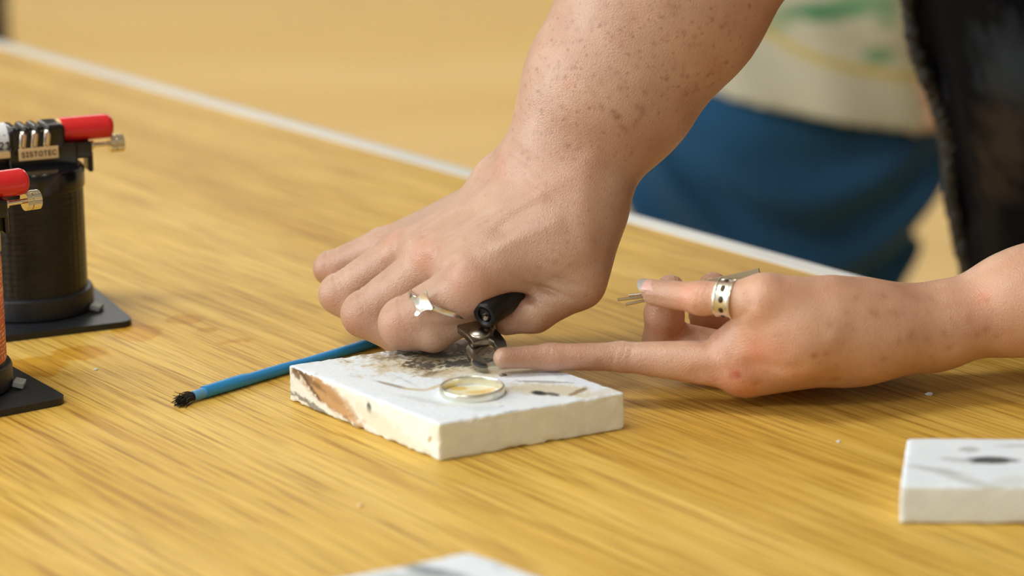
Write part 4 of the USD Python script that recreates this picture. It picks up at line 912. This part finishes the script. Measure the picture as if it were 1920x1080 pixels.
def child_body(P):
    hd = np.array([.26, 1.93, 1.12]); d = chain(P, [(np.array([.275, 1.99, .93]), .038), (np.array([.265, 1.95, 1.08]), .036)], .02)
    def add(js, k=.012):
        nonlocal d
        d = smin(d, chain(P, js, .012), k)
    add([(hd, .075), (hd + np.array([0, .01, .035]), .078)], .02); add([(hd + np.array([-.02, -.035, -.05]), .045), (hd, .07)], .02)
    add([(hd + np.array([-.03, -.072, -.01]), .009), (hd + np.array([-.036, -.088, -.022]), .010)], .01)
    for s in (-1, 1): add([(hd + np.array([.072 * s, -.01 * s, 0]), .012), (hd + np.array([.076 * s, -.01 * s, .018]), .011)], .004); d = d + .006 * np.exp(-((P - (hd + np.array([.028 * s - .028, -.07 - .006 * s, .015]))) ** 2).sum(1) / .013 ** 2)
    h1 = W(1735, 125, D - .06); e1_ = SHR + np.array([.075, -.03, -.17]); add([(SHR, .036), (e1_, .030), (h1 + np.array([.012, .01, .03]), .020)])
    add([(h1 + np.array([.010, 0, .02]), .021), (h1 + np.array([0, 0, -.012]), .020)])
    for k in range(4): add([(h1 + np.array([-.012 + .008 * k, -.004, -.018]), .0068), (h1 + np.array([-.016 + .009 * k, -.010, -.05 + .004 * abs(k - 1)]), .0055)], .003)
    add([(h1 + np.array([-.014, -.008, .005]), .008), (h1 + np.array([-.030, -.018, -.022]), .0065)], .004)
    h2 = np.array([.075, 1.84, .70]); e2_ = SHL + np.array([-.085, -.05, -.16]); add([(SHL, .036), (e2_, .030), (h2, .020)]); add([(h2, .021), (h2 + np.array([.02, -.02, -.03]), .018)])
    for k in range(4): add([(h2 + np.array([.012 + .006 * k, -.01 - .006 * k, -.035]), .0068), (h2 + np.array([.025 + .006 * k, -.02 - .006 * k, -.062]), .0055)], .003)
    add([(SHL, .04), (np.array([.26, 1.99, .75]), .055), (np.array([.25, 1.99, .62]), .045)], .02); add([(SHR, .04), (np.array([.27, 1.99, .75]), .055)], .02)
    for x in (.20, .272): add([(np.array([.25, 1.99, .60]), .045), (np.array([x, 1.985, .30]), .036), (np.array([x, 2.01, .06]), .032)], .02); add([(np.array([x, 2.01, .05]), .03), (np.array([x - .03, 1.90, .035]), .024)], .01)
    return d
cb = surface(child_body, (.0, 1.74, -.02), (.52, 2.16, 1.30), .005, False); obj('body', cb, M['skin'], ch_, True, tint=np.tile((.56, .335, .225), (len(cb.vertices), 1)), spots=np.zeros(len(cb.vertices)))
for x in (.20, .272):
    obj('shoe', surface(lambda P: np.maximum(smin(chain(P, [(np.array([x, 2.02, .035]), .036), (np.array([x - .02, 1.95, .03]), .036), (np.array([x - .03, 1.88, .026]), .029)], .02), cone(P, np.array([x, 2.015, .075]), np.array([x, 2.015, .04]), .038, .038), .02), .001 - P[:, 2]), (x - .12, 1.8, -.02), (x + .12, 2.1, .14), .006, False), M['shoe'], ch_, True)
hc = np.array([.26, 1.95, 1.15]); obj('hair', surface(lambda P: np.maximum(np.linalg.norm(P - hc.astype(np.float32), axis=1) - .094 + .002 * np.sin(P[:, 0] * 260), (P - hc.astype(np.float32)) @ np.array([-.3, -.8, -.5], np.float32) - .02), hc - .14, hc + .14, .006, False), M['hair'], ch_, True)

# ------------------------------------------------------------------ dark chair far left
cx0, cy0 = W(9, 30, 3.0)[:2]
chr_ = thing('chair', (cx0 - .205, cy0 - .19, 0), 0, label='dark wooden chair beyond the far left corner of the table, almost out of the picture', cat='chair')
obj('seat', box(.42, .42, .03, (0, 0, .45), .008), M['dark_wood'], chr_)
for sx in (-1, 1):
    obj('leg', box(.035, .035, .44, (sx * .19, -.19, .22), .005), M['dark_wood'], chr_); obj('leg', box(.035, .035, .86, (sx * .19, .19, .43), .005), M['dark_wood'], chr_)
for z in (.60, .70, .80): obj('back_rail', box(.36, .02, .06, (0, .19, z), .006), M['dark_wood'], chr_)
